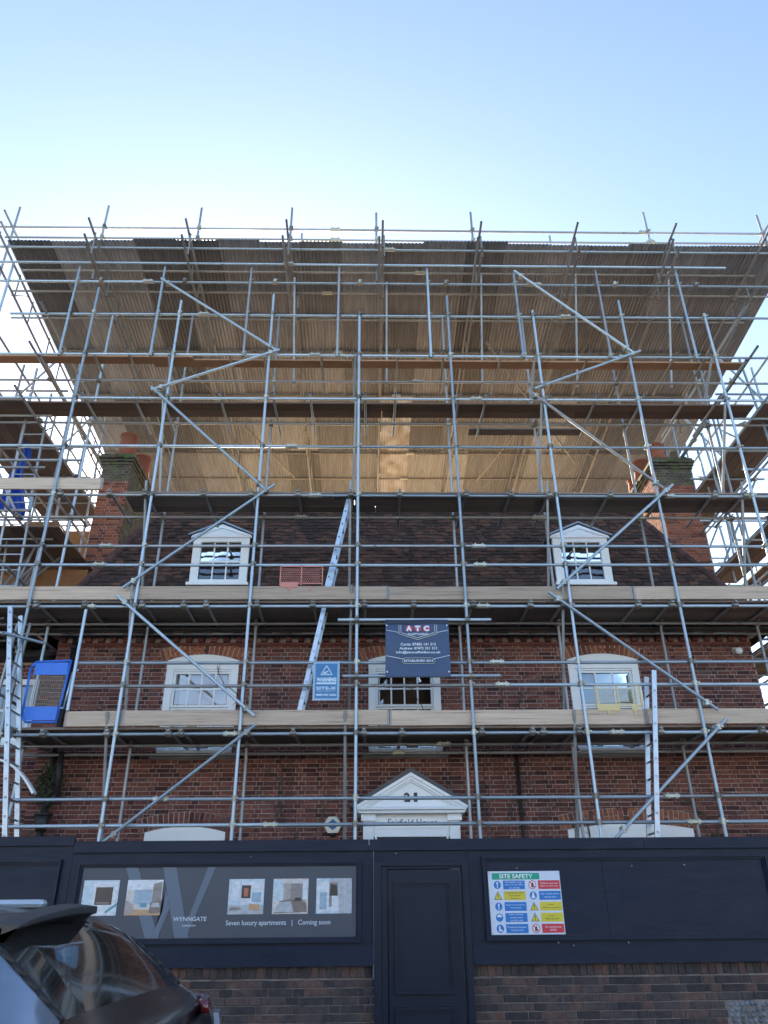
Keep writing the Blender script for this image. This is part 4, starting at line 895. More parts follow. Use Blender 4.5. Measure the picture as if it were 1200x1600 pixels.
# ------------------------------------------------------------------ returns of the scaffold down both sides
def return_scaffold(name, label, xin, xout, decks, yend, sgn, tube_m):
    t = thing(name, (xin, 15, 0), label, 'scaffold')
    for y in (13.4, 15.3, 17.2, yend-.3):
        for x in (xin, xout): tube(t, 'standard', (x, y, 0), (x, y, random.uniform(12.2, 13.0)), tube_m)
    for z in (4.08, 6.07, 8.09, 10.14):
        for x in (xin+sgn*.05, xout-sgn*.05): tube(t, 'ledger', (x, 11.2, z), (x, yend, z), tube_m)
        for y in np.arange(12.2, yend, 1.15): tube(t, 'transom', (min(xin, xout)-.25, y, z+.05), (max(xin, xout)+.25, y, z+.05), tube_m)
        for dz in (.55, 1.0): tube(t, 'guard_rail', (xout+sgn*.05, 11.1, z+dz), (xout+sgn*.05, yend, z+dz), tube_m)
        tube(t, 'guard_rail', (xin-sgn*.05, 11.6, z+1.0), (xin-sgn*.05, yend-1, z+1.0), tube_m)
    for z in (11.15, 12.15): tube(t, 'ledger', (xout, 11.2, z), (xout, yend, z), tube_m); tube(t, 'ledger', (xin, 11.2, z), (xin, yend, z), tube_m)
    for (z, n, x0, ya, yb) in decks:
        for k in range(n):
            x = x0+sgn*.231*k; ym = ya+(yb-ya)*(.45+.1*(k % 3))
            for a, b in ((ya, ym), (ym, yb)): board(t, 'deck_board', (x, a+.004, z), (x, b-.004, z), B_SIDE)
    for y in (12.3, 14.4, 16.3):
        tube(t, 'puncheon', (xin+sgn*random.uniform(.2, .5), y, 8.2), (xin+sgn*random.uniform(.2, .5), y+.1, random.uniform(11.0, 12.6)), tube_m)
        tube(t, 'ledger_brace', (xin, y, 8.1), (xout, y+.05, 10.1), tube_m); tube(t, 'ledger_brace', (xout, y+.3, 10.2), (xin, y+.35, 12.1), tube_m)
        tube(t, 'transom', (min(xin, xout)-.3, y, 9.1), (max(xin, xout)+.3, y, 9.1), tube_m); tube(t, 'transom', (min(xin, xout)-.2, y+.4, 11.15), (max(xin, xout)+.2, y+.4, 11.15), tube_m)
        for z in (8.09, 10.14, 11.15): coupler(t, xin, y, z, random.uniform(0, 3)); coupler(t, xout, y, z, random.uniform(0, 3))
    for k, (z, y) in enumerate(((4.1, 11.6), (6.1, 13.6), (8.1, 11.6), (10.15, 13.5))): tube(t, 'brace', (xout+sgn*.06, y, z), (xout+sgn*.06, y+(1.9 if k % 2 else 3.5), z+1.95), tube_m)
    return t
rs = return_scaffold('return_scaffold', 'scaffold return running back beside the right chimney', 7.35, 8.5, ((10.22, 4, 7.58, 11.75, 18.5), (8.17, 3, 7.58, 12.6, 15.6), (8.17, 2, 8.45, 12.0, 17.5), (6.15, 4, 7.58, 12, 17)), 18.6, 1, T_NEW)
for dx, y in ((.25, 14.2), (.42, 14.9), (.1, 16.0)):
    tube(rs, 'loose_tube', (7.35+dx, y, 7.9), (7.2+dx, y, 11.2), T_NEW)
ls = return_scaffold('return_scaffold', 'scaffold return running back beside the left chimney', -6.25, -7.45, ((10.22, 6, -6.48, 11.75, 16.5), (8.17, 9, -5.86, 12.9, 16.0), (6.15, 6, -6.0, 12, 17)), 18.6, -1, T_OLD)
# plywood and slate stacked on the left return
for (x0, x1, y, z0, z1) in ((-8.6, -6.3, 16.9, 8.25, 10.1), (-6.6, -5.72, 14.6, 6.2, 8.05), (-8.4, -6.62, 14.9, 6.2, 8.05), (-6.9, -6.2, 13.9, 8.22, 8.8)):
    o = MB().box(x0, x1, y, y+.018, z0, z1).build('plywood_sheet', PLY, None, label='', category='plywood')
    o['label'] = {16.9: 'plywood sheet standing at the back of the left scaffold return', 14.6: 'orange plywood sheet between left chimney foot and tiled roof', 14.9: 'orange plywood sheet low in the left scaffold return', 13.9: 'short plywood sheet on the middle left scaffold deck'}[y]
    o['group'] = 'plywood sheets on the left scaffold'
rg = random.Random(4)
tb = thing('tube_bundle', (-6.7, 13.2, 6.2), 'bundle of loose scaffold tubes leaning on the left return', 'tubes')
for i in range(12):
    x = -7.3+.09*i; tube(tb, 'loose_tube', (x+rg.uniform(-.4, .4), 13.0+rg.uniform(-.3, .4), 6.22), (x+rg.uniform(-.5, .7), 13.6+rg.uniform(-.2, .9), rg.uniform(7.6, 8.9)), T_OLD if i % 3 else T_RUST)
# crumpled tarpaulin
import bmesh
def cloth(name, cx, cy, cz, w, h, label, m, seed):
    rg = np.random.default_rng(seed); nx, nz = 14, 22; mb = MB()
    ph = rg.uniform(0, 6, 6)
    for j in range(nz+1):
        for i in range(nx+1):
            u, v = i/nx-.5, j/nz; ww = w*(.55+.45*math.sin(v*3+ph[0]))
            mb.v.append((cx+u*ww+.06*math.sin(v*7+ph[1]), cy+.09*math.sin(u*11+ph[2]+v*3)+.05*math.sin(v*13+ph[3]+u*5), cz+h*(v-.5)+.08*math.sin(u*6+ph[4])))
    for j in range(nz):
        for i in range(nx): a = j*(nx+1)+i; mb.f.append((a, a+1, a+nx+2, a+nx+1)); mb.mi.append(0)
    o = mb.build(name, m, None, True, label=label, category='tarpaulin'); s = o.modifiers.new('thick', 'SOLIDIFY'); s.thickness = .006; return o
q = at(28, 748, 12.9); cloth('tarpaulin', q.x, 12.9, q.z, .55, 1.5, 'crumpled blue tarpaulin hanging on the left scaffold', BLUET, 2)

# ------------------------------------------------------------------ ladders
ST = MB().box(-.5, .5, -.5, .5, 0, 1).mesh('stile', ALU)
def ladder(label, a0, a1, off, sx=.032, sy=.068, gap=.25, rung=T_THIN, m=ST, group=None):
    """a0,a1: foot and head of one stile; off: vector to the other stile"""
    a0, a1, off = Vector(a0), Vector(a1), Vector(off); t = thing('ladder', a0, label, 'ladder', group); ax = (a1-a0); L = ax.length; zc = ax/L
    xc = off.normalized(); yc = zc.cross(xc).normalized(); xc = yc.cross(zc)
    for o in (Vector((0, 0, 0)), off):
        p = a0+o; M = Matrix(((xc.x*sx, yc.x*sy, zc.x*L, p.x), (xc.y*sx, yc.y*sy, zc.y*L, p.y), (xc.z*sx, yc.z*sy, zc.z*L, p.z), (0, 0, 0, 1)))
        place('stile', m, M, t)
    k = .2
    while k < L-.1: 
        place('rung', rung, mats_to(a0+zc*k-xc*.024, a0+off+zc*k+xc*.024), t); k += gap
    return t
T_RUNG = tube_mesh('rung', ALU, .014, 8)
RUNGD = tube_mesh('rung_dark', COUP, .015, 8)
ladder('aluminium ladder rising from behind the hoarding at the left edge', (-4.70, 11.22, 2.0), (-5.50, 11.28, 5.97), (.02, .36, -.02), rung=RUNGD)
ladder('aluminium ladder leaning beside the warning sign to the second lift', (-1.07, 11.68, 4.20), (-.53, 11.70, 6.95), (0, .36, 0), rung=RUNGD)
ladder('aluminium ladder leaning from second lift up to third lift', (-.72, 11.70, 6.2), (-.33, 11.70, 8.1), (0, .34, 0), rung=RUNGD)
ladder('aluminium ladder standing by the yellow mesh guard at right', (3.90, 11.40, 2.0), (4.37, 11.43, 4.98), (.0, .36, 0), rung=RUNGD)
ladder('steel ladder on the left return up to the top deck', (-6.62, 12.55, 8.3), (-6.71, 12.55, 10.97), (.42, 0, 0), .035, .035, .3, T_RUNG, MB().box(-.5, .5, -.5, .5, 0, 1).mesh('stile_grey', GALV))
ladder('steel ladder on the left return below the pale toe board', (-6.45, 12.45, 6.3), (-6.55, 12.45, 8.55), (.42, 0, 0), .035, .035, .3, T_RUNG, MB().box(-.5, .5, -.5, .5, 0, 1).mesh('stile_grey', GALV))

# ------------------------------------------------------------------ blue swing gate
gt = thing('ladder_gate', (-4.9, YO+.08, 4.25), 'blue steel ladder gate with mesh centre on the first lift', 'gate')
yg = YO+.07; G = lambda x, y: (at(x, y, yg).x, at(x, y, yg).z)
MB().box(-5.06, -4.56, yg, yg+.006, 4.98, 5.17).build('top_plate', BLUEP, gt); MB().box(-5.08, -4.60, yg, yg+.006, 4.30, 4.50).build('kick_plate', BLUEP, gt)
fr = MB(); pts = [(-5.02, 4.27), (-5.10, 4.35), (-5.12, 5.08), (-5.05, 5.18), (-4.53, 5.20), (-4.58, 4.27)]
for i in range(6): a, b = pts[i], pts[(i+1) % 6]; fr.tube((a[0], yg, a[1]), (b[0], yg, b[1]), .018, 8)
fr.build('frame', BLUEP, gt, True)
ms = MB()
for i in range(19): x = -5.09+i*.028; ms.tube((x, yg+.004, 4.48), (x, yg+.004, 5.0), .0025, 4)
for i in range(19): z = 4.50+i*.027; ms.tube((-5.1, yg+.008, z), (-4.56, yg+.008, z), .0025, 4)
ms.build('mesh', COUP, gt, kind='stuff')
MB().tube((-4.50, yg-.03, 4.45), (-4.46, yg-.03, 5.0), .016, 8).tube((-4.46, yg-.03, 5.0), (-4.38, yg-.03, 5.05), .016, 8).tube((-4.50, yg-.03, 4.47), (-4.56, yg, 4.47), .016, 8).build('hinge_bracket', ALU, gt, True)

# ------------------------------------------------------------------ mesh brick guards
def guard(name, label, x0, x1, z0, z1, y, m, holes, plate):
    t = thing(name, ((x0+x1)/2, y, z0), label, 'guard', 'mesh brick guards'); mb = MB()
    xm = (x0+x1)/2
    for x in (x0, xm, x1): mb.bar((x, y, z0), (x, y, z1), .018, .018)
    for z in (z0+.03, z1): mb.bar((x0, y, z), (x1, y, z), .018, .018)
    mb.build('frame', m, t)
    g = MB(); s = .034
    nx, nz = int((x1-x0)/s), int((z1-z0-.04)/s)
    for i in range(nx):
        for j in range(nz):
            a = x0+i*s+(s/2 if j % 2 else 0); b = z0+.05+j*s*.95
            g.bar((a, y, b), (a+s/2, y, b+s*.55), .006, .005, (0, 1, 0)); g.bar((a+s, y, b), (a+s/2, y, b+s*.55), .006, .005, (0, 1, 0))
    g.build('mesh', m, t, kind='stuff')
    for a, b in plate: MB().box(a, b, y-.012, y-.004, z0-.045, z0+.05).build('fixing_plate', m, t)
    for x in holes: MB().box(x-.012, x+.012, y-.02, y-.012, z0-.10, z0-.02).build('clip', m, t)
guard('brick_guard', 'pink plastic mesh guard standing behind the upper toe board', -1.41, -.73, 6.43, 6.76, 11.54, PINK, (-1.26, -.92), ((-1.40, -1.12),))
guard('brick_guard', 'yellow plastic mesh guard standing on the lower toe board', 3.46, 4.14, 4.44, 4.78, 11.545, YELL, (3.62, 4.02), ((3.46, 3.80), (3.98, 4.08)))

# ------------------------------------------------------------------ banner
bn = thing('banner', (.77, YO-.1, 4.9), 'navy scaffolding company banner tied between two tubes', 'banner'); yb = YO-.105
NB = mat('navy_banner_vinyl', (.030, .060, .135), .45, col2=(.036, .072, .155), scale=2, amt=.8, bump=.15, bscale=6)
g = MB(); nx, nz = 24, 22
for j in range(nz+1):
    for i in range(nx+1):
        u, v = i/nx, j/nz; g.v.append((.275+.99*u+.012*v*(1-u)-.003, yb+.006*math.sin(u*9+v*5)+.005*math.sin(v*8-u*3), 4.885+.905*v))
for j in range(nz):
    for i in range(nx): a = j*(nx+1)+i; g.f.append((a, a+1, a+nx+2, a+nx+1)); g.mi.append(0)
g.build('vinyl_sheet', NB, bn, True)
MB().box(.278, 1.262, yb-.012, yb-.006, 5.715, 5.785).build('top_hem', mat('dark_hem', (.012, .018, .045), .5), bn)
yt = yb-.016; GLD = flat((.55, .56, .38)); WTB = flat((.78, .84, .90)); RDB = flat((.55, .07, .09))
def stroke(pts, w, m, name='line'):
    mb = MB()
    for a, b in zip(pts[:-1], pts[1:]): mb.bar((a[0], yt, a[1]), (b[0], yt, b[1]), w, .002, (0, 1, 0))
    mb.build(name, m, bn)
stroke([(.49, 5.70), (.49, 5.555), (.775, 5.46), (1.075, 5.555), (1.075, 5.70)], .009, GLD); stroke([(.52, 5.70), (.52, 5.575), (.775, 5.49), (1.045, 5.575), (1.045, 5.70)], .006, WTB)
stroke([(.29, 5.615), (.49, 5.575)], .007, WTB); stroke([(1.075, 5.575), (1.255, 5.61)], .007, WTB); stroke([(.285, 5.205), (.56, 5.15)], .008, WTB); stroke([(1.0, 5.15), (1.26, 5.21)], .008, WTB)
for i, ch in enumerate('ATC'):
    xx = .645+i*.135; n = 18
    MB().poly([(xx+.056*math.cos(2*math.pi*k/n), yt, 5.64+.052*math.sin(2*math.pi*k/n)) for k in range(n)]).build('letter_disc', RDB, bn)
    text(bn, ch, xx, yt-.002, 5.64, WTB, width=.088, height=.088, centre=True, bold=.06)
text(bn, 'SCAFFOLDING', .78, yt-.002, 5.548, WTB, width=.31, height=.036, centre=True, bold=.02)
text(bn, 'Curtis: 07455 141 313', .78, yt-.002, 5.385, WTB, width=.54, height=.044, centre=True, bold=.02)
text(bn, 'Andrew: 07472 321 313', .78, yt-.002, 5.322, WTB, width=.58, height=.042, centre=True, bold=.02)
text(bn, 'info@atcscaffolding.co.uk', .78, yt-.002, 5.255, WTB, width=.68, height=.052, centre=True, bold=.02)
text(bn, 'ESTABLISHED 2014', .78, yt-.002, 5.125, WTB, width=.44, height=.036, centre=True, bold=.02)
pl = [(.78+sx*(.20+.05*math.cos(a)), 5.125+.045*math.sin(a)) for sx, rngs in ((1, np.linspace(-1.57, 1.57, 7)), (-1, np.linspace(1.57, -1.57, 7))) for a in rngs]
stroke(pl+[pl[0]], .006, GLD, 'outline')
for x in (.30, 1.235):
    for z in (5.69, 4.955): MB().tube((x, yt+.004, z), (x, yt-.003, z), .014, 10).build('eyelet', ALU, bn)
tk = MB()
for k in range(6): tk.tube((.77+.008*k, yb-.01, 4.875-.012*k), (.775+.012*math.sin(k*2), yb-.012, 4.86-.012*k), .007, 5)
tk.build('cable_tie', WHITE, bn)

# ------------------------------------------------------------------ warning signs
def warning_sign(label, x0, x1, z0, z1, y, full):
    t = thing('warning_sign', ((x0+x1)/2, y, z0), label, 'sign', 'blue warning signs')
    SB = flat((.045, .20, .42)); SWh = flat((.62, .78, .88)); MB().box(x0, x1, y, y+.005, z0, z1).build('board', SB, t)
    c = MB(); s = .0165; nx = int((x1-x0)/s); nz = int((z1-z0)/s)
    for i in range(nx):
        for j in range(nz):
            if (i < 2 or j < 2 or i >= nx-2 or j >= nz-2) and (i+j) % 2 == 0: c.quad((x0+i*s, y-.002, z0+j*s), (x0+(i+1)*s, y-.002, z0+j*s), (x0+(i+1)*s, y-.002, z0+(j+1)*s), (x0+i*s, y-.002, z0+(j+1)*s))
    c.build('checker_border', SWh, t, kind='stuff')
    xc = (x0+x1)/2; W = x1-x0; yy = y-.003; tz = z1-.21
    if full:
        mb = MB(); A = [(xc-.085, tz), (xc+.085, tz), (xc, tz+.14)]
        for a, b in zip(A, A[1:]+A[:1]): mb.bar((a[0], yy, a[1]), (b[0], yy, b[1]), .012, .002, (0, 1, 0))
        mb.poly([(xc-.05, yy-.002, tz+.035), (xc+.02, yy-.002, tz+.06), (xc+.035, yy-.002, tz+.05), (xc-.02, yy-.002, tz+.03), (xc+.045, yy-.002, tz+.015), (xc-.05, yy-.002, tz+.015)])
        mb.build('pictogram', SWh, t)
        text(t, 'WARNING', xc, yy, tz-.075, SWh, width=.30, height=.065, centre=True, bold=.06)
        MB().box(xc-.15, xc+.15, yy-.001, yy+.001, tz-.145, tz-.118).build('underline', SWh, t)
        text(t, 'SITE-X', xc, yy, tz-.205, SWh, width=.30, height=.048, centre=True, bold=.03)
        text(t, 'SECURITY', xc, yy, tz-.250, SWh, width=.27, height=.014, centre=True, bold=.02)
        text(t, '0800 033 2626', xc, yy, tz-.305, SWh, width=.30, height=.036, centre=True, bold=.04)
warning_sign('blue warning sign with checkered border tied beside the middle ladder', -.815, -.415, 4.54, 5.14, YO-.06, True)
warning_sign('blue checkered warning sign cut by the right edge of the picture', 6.30, 6.70, 4.55, 5.15, YO-.03, True)

# ------------------------------------------------------------------ next-door house on the left
nb = thing('neighbouring_house', (-9, 13.4, 0), 'lower brick house next door behind the left ladder', 'house'); YN = 13.35
NOP = [(-6.62, -5.70, 4.35, 5.42), (-9.2, -8.2, 4.35, 5.42)]
core = MB(); xs = sorted({-14, -5.45, *[v for o in NOP for v in o[:2]]}); zs = sorted({0, 5.75, *[v for o in NOP for v in o[2:]]})
for i in range(len(xs)-1):
    for j in range(len(zs)-1):
        cx, cz = (xs[i]+xs[i+1])/2, (zs[j]+zs[j+1])/2
        if not any(a < cx < b and c < cz < d for a, b, c, d in NOP): core.box(xs[i], xs[i+1], YN+.008, YN+.22, zs[j], zs[j+1])
nw = core.build('front_wall', MORTAR, nb)
lay_bricks(nw, -14, -5.45, 0, 5.7, YN, .0685, .213, .103, BRICK, NOP, limit=0, seed=31)
for a, b, c, d in NOP:
    f = MB().box(a, a+.1, YN-.01, YN+.09, c, d).box(b-.1, b, YN-.01, YN+.09, c, d).box(a+.1, b-.1, YN-.01, YN+.09, d-.1, d).box(a+.1, b-.1, YN-.01, YN+.09, c, c+.09).build('window', WHITE, nb, bevel=.004)
    MB().box((a+b)/2-.02, (a+b)/2+.02, YN+.02, YN+.06, c+.09, d-.1).box(a+.1, b-.1, YN+.02, YN+.06, (c+d)/2-.02, (c+d)/2+.02).build('glazing_bar', WHITE, f)
    MB().quad((a+.1, YN+.05, c+.09), (b-.1, YN+.05, c+.09), (b-.1, YN+.05, d-.1), (a+.1, YN+.05, d-.1)).build('pane', GLASS, f)
    MB().box(a-.08, b+.08, YN-.08, YN+.1, c-.09, c-.002).build('sill', WHITE, f)
MB().box(-14, -5.5, 13.9, 13.95, 0, 5.7).build('room_partition', ROOM, nb)
SLATE = mat('dark_slate', (.05, .052, .06), .7, col2=(.08, .08, .085), scale=7, amt=.9, stretch=(1, 4, 4))
nr = MB().prism([(-14, 13.05, 5.72), (-14, 16.4, 7.35), (-14, 20, 5.72)], (8.5, 0, 0)).build('roof', SLATE, nb)
for i in range(14):
    for j in range(22): pass
sl_ = MB(); sv = Vector((0, 3.35, 1.63)).normalized(); sn = Vector((0, -1.63, 3.35)).normalized()
for i in range(15):
    for j in range(18):
        c = Vector((-5.62-j*.25-(.125 if i % 2 else 0), 13.08, 5.74))+sv*(i*.24+.1)+sn*(.012+random.uniform(0, .006)); sl_.obox(c, (.122, 0, 0), (sv-sn*.05)*.16, sn*.004)
sl_.build('slates', SLATE, nr, kind='stuff')
# dark hopper, pipe and hanging planter by the wall
hp_ = thing('rainwater_hopper', (-5.0, 12.7, 2.8), 'black rainwater hopper and swan neck pipe beside the left ladder', 'hopper')
q0, q1, q2 = at(97, 1175, 12.6), at(88, 1240, 12.6), at(70, 1262, 12.6)
MB().tube((q0.x, 12.6, 4.0), q0, .045, 10).tube(q0, q1, .045, 10).tube(q1, q2, .045, 10).tube(q2, (q2.x, 12.6, .2), .045, 10).build('pipe', IRON, hp_, True)
MB().tube((q2.x, 12.6, q2.z-.34), (q2.x, 12.6, q2.z-.12), .07, 12, .12).tube((q2.x, 12.6, q2.z-.12), (q2.x, 12.6, q2.z-.08), .13, 12).build('hopper_head', IRON, hp_, True)
def shrub(x, y, z, r, n, label, seed):
    rg = np.random.default_rng(seed); t = thing('climbing_shrub', (x, y, z-r), label, 'shrub'); mb = MB(); st = MB()
    for k in range(6):
        p = Vector((x+rg.uniform(-.1, .1), y, z-r)); 
        for s in range(6): q = p+Vector((rg.uniform(-.07, .07), rg.uniform(-.05, .05), r*.3)); st.tube(p, q, .008, 5, .006); p = q
    for k in range(n):
        d = rg.normal(size=3); d /= np.linalg.norm(d); rr = r*rg.uniform(.25, 1)**.6; c = Vector((x+d[0]*rr*.8, y+d[1]*rr*.5, z+d[2]*rr*1.25)); a = Vector(rg.normal(size=3)).normalized(); b = a.orthogonal().normalized(); s = rg.uniform(.025, .05)
        mb.quad(c-a*s, c+b*s*.5, c+a*s, c-b*s*.5)
    st.build('stems', TWIG, t); mb.build('leaves', LEAF, t, kind='stuff')
c = at(70, 1215, 12.55); shrub(c.x+.03, 12.68, c.z-.1, .30, 380, 'dark leafy climber beside the left ladder above the hoarding', 3)
c = at(1188-90, 1260, 12.8); 
# pale bracket arm of a dish at the left edge
c0, c1 = at(0, 1195, 11.3), at(40, 1235, 11.3)
ds_ = thing('bracket_arm', c1, 'pale curved bracket arm crossing behind the left ladder', 'bracket'); mb = MB(); pr = None
for k in range(9):
    u = k/8; p = Vector((c0.x-.25+(c1.x-c0.x+.25)*u, 11.62, c0.z+.13-(c0.z-c1.z+.13)*u*u)); 
    if pr: mb.bar(pr, p, .03, .13, (0, 1, 0))
    pr = p
mb.build('arm', WHITE, ds_)

# ------------------------------------------------------------------ houses across the street, behind the camera
def terrace(x0, x1, zt, rz, m, label, seed):
    rg = random.Random(seed); t = thing('terraced_house', ((x0+x1)/2, -17, 0), label, 'house', 'houses across the street'); yf = -17.0
    MB().box(x0, x1, yf-8, yf, 0, zt).build('wall', m, t)
    MB().prism([(x0, yf+.3, zt), (x0, yf-4, rz), (x0, yf-8.3, zt)], (x1-x0, 0, 0)).build('roof', SLATE, t)
    MB().box(x0+.4, x0+1.2, yf-4.6, yf-3.4, rz-.6, rz+1.1).build('chimney', m, t)
    n = max(2, int((x1-x0)/2.6))
    for fl in (0, 1):
        for i in range(n):
            xc = x0+(x1-x0)*(i+.5)/n; z0 = .9+fl*2.9
            f = MB().box(xc-.55, xc+.55, yf-.02, yf+.04, z0, z0+1.6).build('window', WHITE, t)
            for k in (0, 1):
                for h in (0, 1): MB().quad((xc-.47+k*.49, yf+.045, z0+.08+h*.75), (xc-.47+k*.49+.45, yf+.045, z0+.08+h*.75), (xc-.47+k*.49+.45, yf+.045, z0+.08+h*.75+.69), (xc-.47+k*.49, yf+.045, z0+.08+h*.75+.69)).build('pane', mat('far_pane', (.03, .035, .04), .08), f)
PLAST = mat('white_render', (.52, .55, .58), .9, col2=(.46, .49, .52), scale=3, amt=.8)
PLASB = mat('grey_render', (.44, .47, .50), .9, col2=(.38, .41, .44), scale=6, amt=.9)
for a, b, zt, rz, m, l, s in ((-34, -22, 7.0, 9.6, PLASB, 'grey terraced house farthest left across the street', 1), (-21.9, -12, 7.2, 9.6, PLAST, 'white terraced house left across the street', 2), (-11.9, -2.5, 7.0, 9.5, PLASB, 'grey terraced house across the street behind the camera', 3),
                              (-2.4, 8, 7.3, 9.8, PLASB, 'tall grey terraced house across the street behind the camera', 4), (8.1, 19, 7.0, 9.6, PLAST, 'white terraced house right across the street', 5), (19.1, 33, 7.0, 9.6, PLASB, 'grey terraced house farthest right across the street', 6)):
    terrace(a, b, zt, rz, m, l, s)
def row_house(x0, x1, zt, rz, label):
    t = thing('row_house', ((x0+x1)/2, 13.4, 0), label, 'house', 'houses further along the row')
    w = MB().box(x0, x1, 13.4, 21, 0, zt).build('wall', BRICK, t); MB().prism([(x0, 13.1, zt), (x0, 17.2, rz), (x0, 21.3, zt)], (x1-x0, 0, 0)).build('roof', SLATE, t)
    for i in range(3):
        for z0 in (.9, 3.9): MB().box(x0+(x1-x0)*(i+.5)/3-.55, x0+(x1-x0)*(i+.5)/3+.55, 13.36, 13.45, z0, z0+1.6).build('window', WHITE, t)
row_house(-27, -14.05, 6.5, 9.5, 'brick house two doors along to the left'); row_house(-42, -27.1, 6.5, 9.5, 'brick house three doors along to the left')
row_house(12.5, 25, 6.5, 9.0, 'brick house next along to the right'); row_house(25.1, 40, 6.5, 9.5, 'brick house two doors along to the right')
sheet('far_pavement', -60, 60, -17, -4.5, .1, PAVE)

# ------------------------------------------------------------------ parked car, rear towards the camera's right
car = thing('parked_car', (-3.0, 3.15, 0), 'dark dusty car with roof spoiler parked in front of the hoarding', 'car')
CPAINT = mat('black_car_paint', (.008, .009, .011), .28, .1, col2=(.006, .007, .009), scale=30, amt=.6, coat=.5, spec=.3)
DUSTY = mat('dusty_roof_paint', (.085, .082, .078), .42, .15, col2=(.06, .058, .056), scale=3, amt=.9, coat=.4, rvar=.15)
SKY_SHEEN = mat('pillar_sky_sheen', (.20, .26, .34), .22, .5, col2=(.18, .235, .31), scale=20, amt=.5, coat=1.0)  # silver-blue stands in for sky reflected on the dark body corner
def car_glass():
    m = bpy.data.materials.new('dusty_car_glass'); m.use_nodes = True; n = m.node_tree.nodes; l = m.node_tree.links; b = n['Principled BSDF']
    g = n.new('ShaderNodeNewGeometry'); nz = n.new('ShaderNodeTexNoise'); nz.inputs['Scale'].default_value = 3.5; nz.inputs['Detail'].default_value = 8; l.new(g.outputs['Position'], nz.inputs['Vector'])
    mr = n.new('ShaderNodeMapRange'); mr.inputs[1].default_value = .35; mr.inputs[2].default_value = .7; mr.inputs[3].default_value = .04; mr.inputs[4].default_value = .16; l.new(nz.outputs[0], mr.inputs[0])
    mx = n.new('ShaderNodeMix'); mx.data_type = 'RGBA'; mx.inputs[6].default_value = (.008, .009, .010, 1); mx.inputs[7].default_value = (.16, .14, .12, 1); l.new(mr.outputs[0], mx.inputs[0]); l.new(mx.outputs[2], b.inputs['Base Color'])
    b.inputs['Roughness'].default_value = .06; b.inputs['Specular IOR Level'].default_value = .55; b.inputs['Coat Weight'].default_value = .3; return m
CGL = car_glass()
#            x     ztop  zbelt  half-belt half-roof  zlow
stn = [(-.60, 1.02, 1.02, .74, .60, .50), (-.635, 1.19, 1.17, .84, .66, .40), (-.68, 1.30, 1.27, .87, .70, .36), (-.745, 1.355, 1.335, .885, .72, .34), (-.80, 1.39, 1.355, .89, .72, .33), (-.90, 1.495, 1.355, .895, .71, .33), (-1.0, 1.592, 1.35, .90, .70, .33),
       (-1.10, 1.648, 1.345, .90, .69, .33), (-1.35, 1.674, 1.335, .905, .67, .33), (-2.0, 1.705, 1.31, .91, .66, .33), (-2.7, 1.705, 1.29, .91, .66, .33), (-3.25, 1.66, 1.27, .91, .66, .33), (-3.7, 1.47, 1.25, .90, .70, .33), (-4.1, 1.25, 1.22, .89, .74, .33), (-4.7, 1.14, 1.13, .87, .74, .36), (-5.05, .98, .97, .80, .68, .42), (-5.15, .80, .79, .70, .55, .5)]
def interp(x):
    xs = [-s[0] for s in stn]; return [np.interp(-x, xs, [s[k] for s in stn]) for k in range(1, 6)]
fx = []
for a, b in zip(stn[:-1], stn[1:]):
    n = max(2, int(abs(a[0]-b[0])/.04)); fx += [a[0]+(b[0]-a[0])*i/n for i in range(n)]
fx.append(stn[-1][0])
def section(x):
    zt, zb, hb, hr, zl = interp(x); P = []
    P += [(hb*.90, zl), (hb*.985, zl+.12), (hb*1.01, zl+.32), (hb*1.005, zb-.25), (hb*.995, zb-.10), (hb*.975, zb-.02)]
    zs_ = zb+(zt-zb)*.0; e = max(zt-zb, .001)
    for u in np.linspace(.12, 1, 7): P.append((hb*.965+(hr-hb*.965)*u**1.35, zb+(e*.80)*u))
    for u in np.linspace(.12, 1, 5): a = u*math.pi/2; P.append((hr-(hr-.50)*math.sin(a)*.9, zb+e*.80+e*.20*.65*math.sin(a)))
    for yv in (.38, .24, .1): P.append((yv, zb+e*(.93+.07*(1-(yv/.5)**2))))
    full = [(y, z) for y, z in P]+[(0, zt)]+[(-y, z) for y, z in reversed(P)]
    return full
S = [section(x) for x in fx]; NS = len(S[0]); CYc = 3.15
groups = {'body': [], 'rear_window': [], 'side_window': [], 'windscreen': [], 'roof': [], 'pillar': [], 'far_pillar': []}
half = NS//2
for i in range(len(fx)-1):
    xm = (fx[i]+fx[i+1])/2
    for j in range(NS-1):
        jj = min(j, NS-2-j); reg = 'body'
        if jj >= 6:
            if jj >= 12 and -1.04 < xm < -.80: reg = 'rear_window'
            elif jj < 12 and -3.45 < xm < -1.42 and not (-2.36 < xm < -2.28): reg = 'side_window' if 6 <= jj < 12 else 'roof'
            elif jj >= 12 and -4.02 < xm < -3.3: reg = 'windscreen'
            elif -1.42 <= xm < -.80 and jj < 13: reg = 'pillar' if j < half else 'far_pillar'
            elif xm < -3.3: reg = 'body'
            elif xm < -1.0: reg = 'roof'
        groups[reg].append((i, j))
M_ = {'body': CPAINT, 'rear_window': CGL, 'side_window': CGL, 'windscreen': CGL, 'roof': DUSTY, 'pillar': SKY_SHEEN, 'far_pillar': SKY_SHEEN}
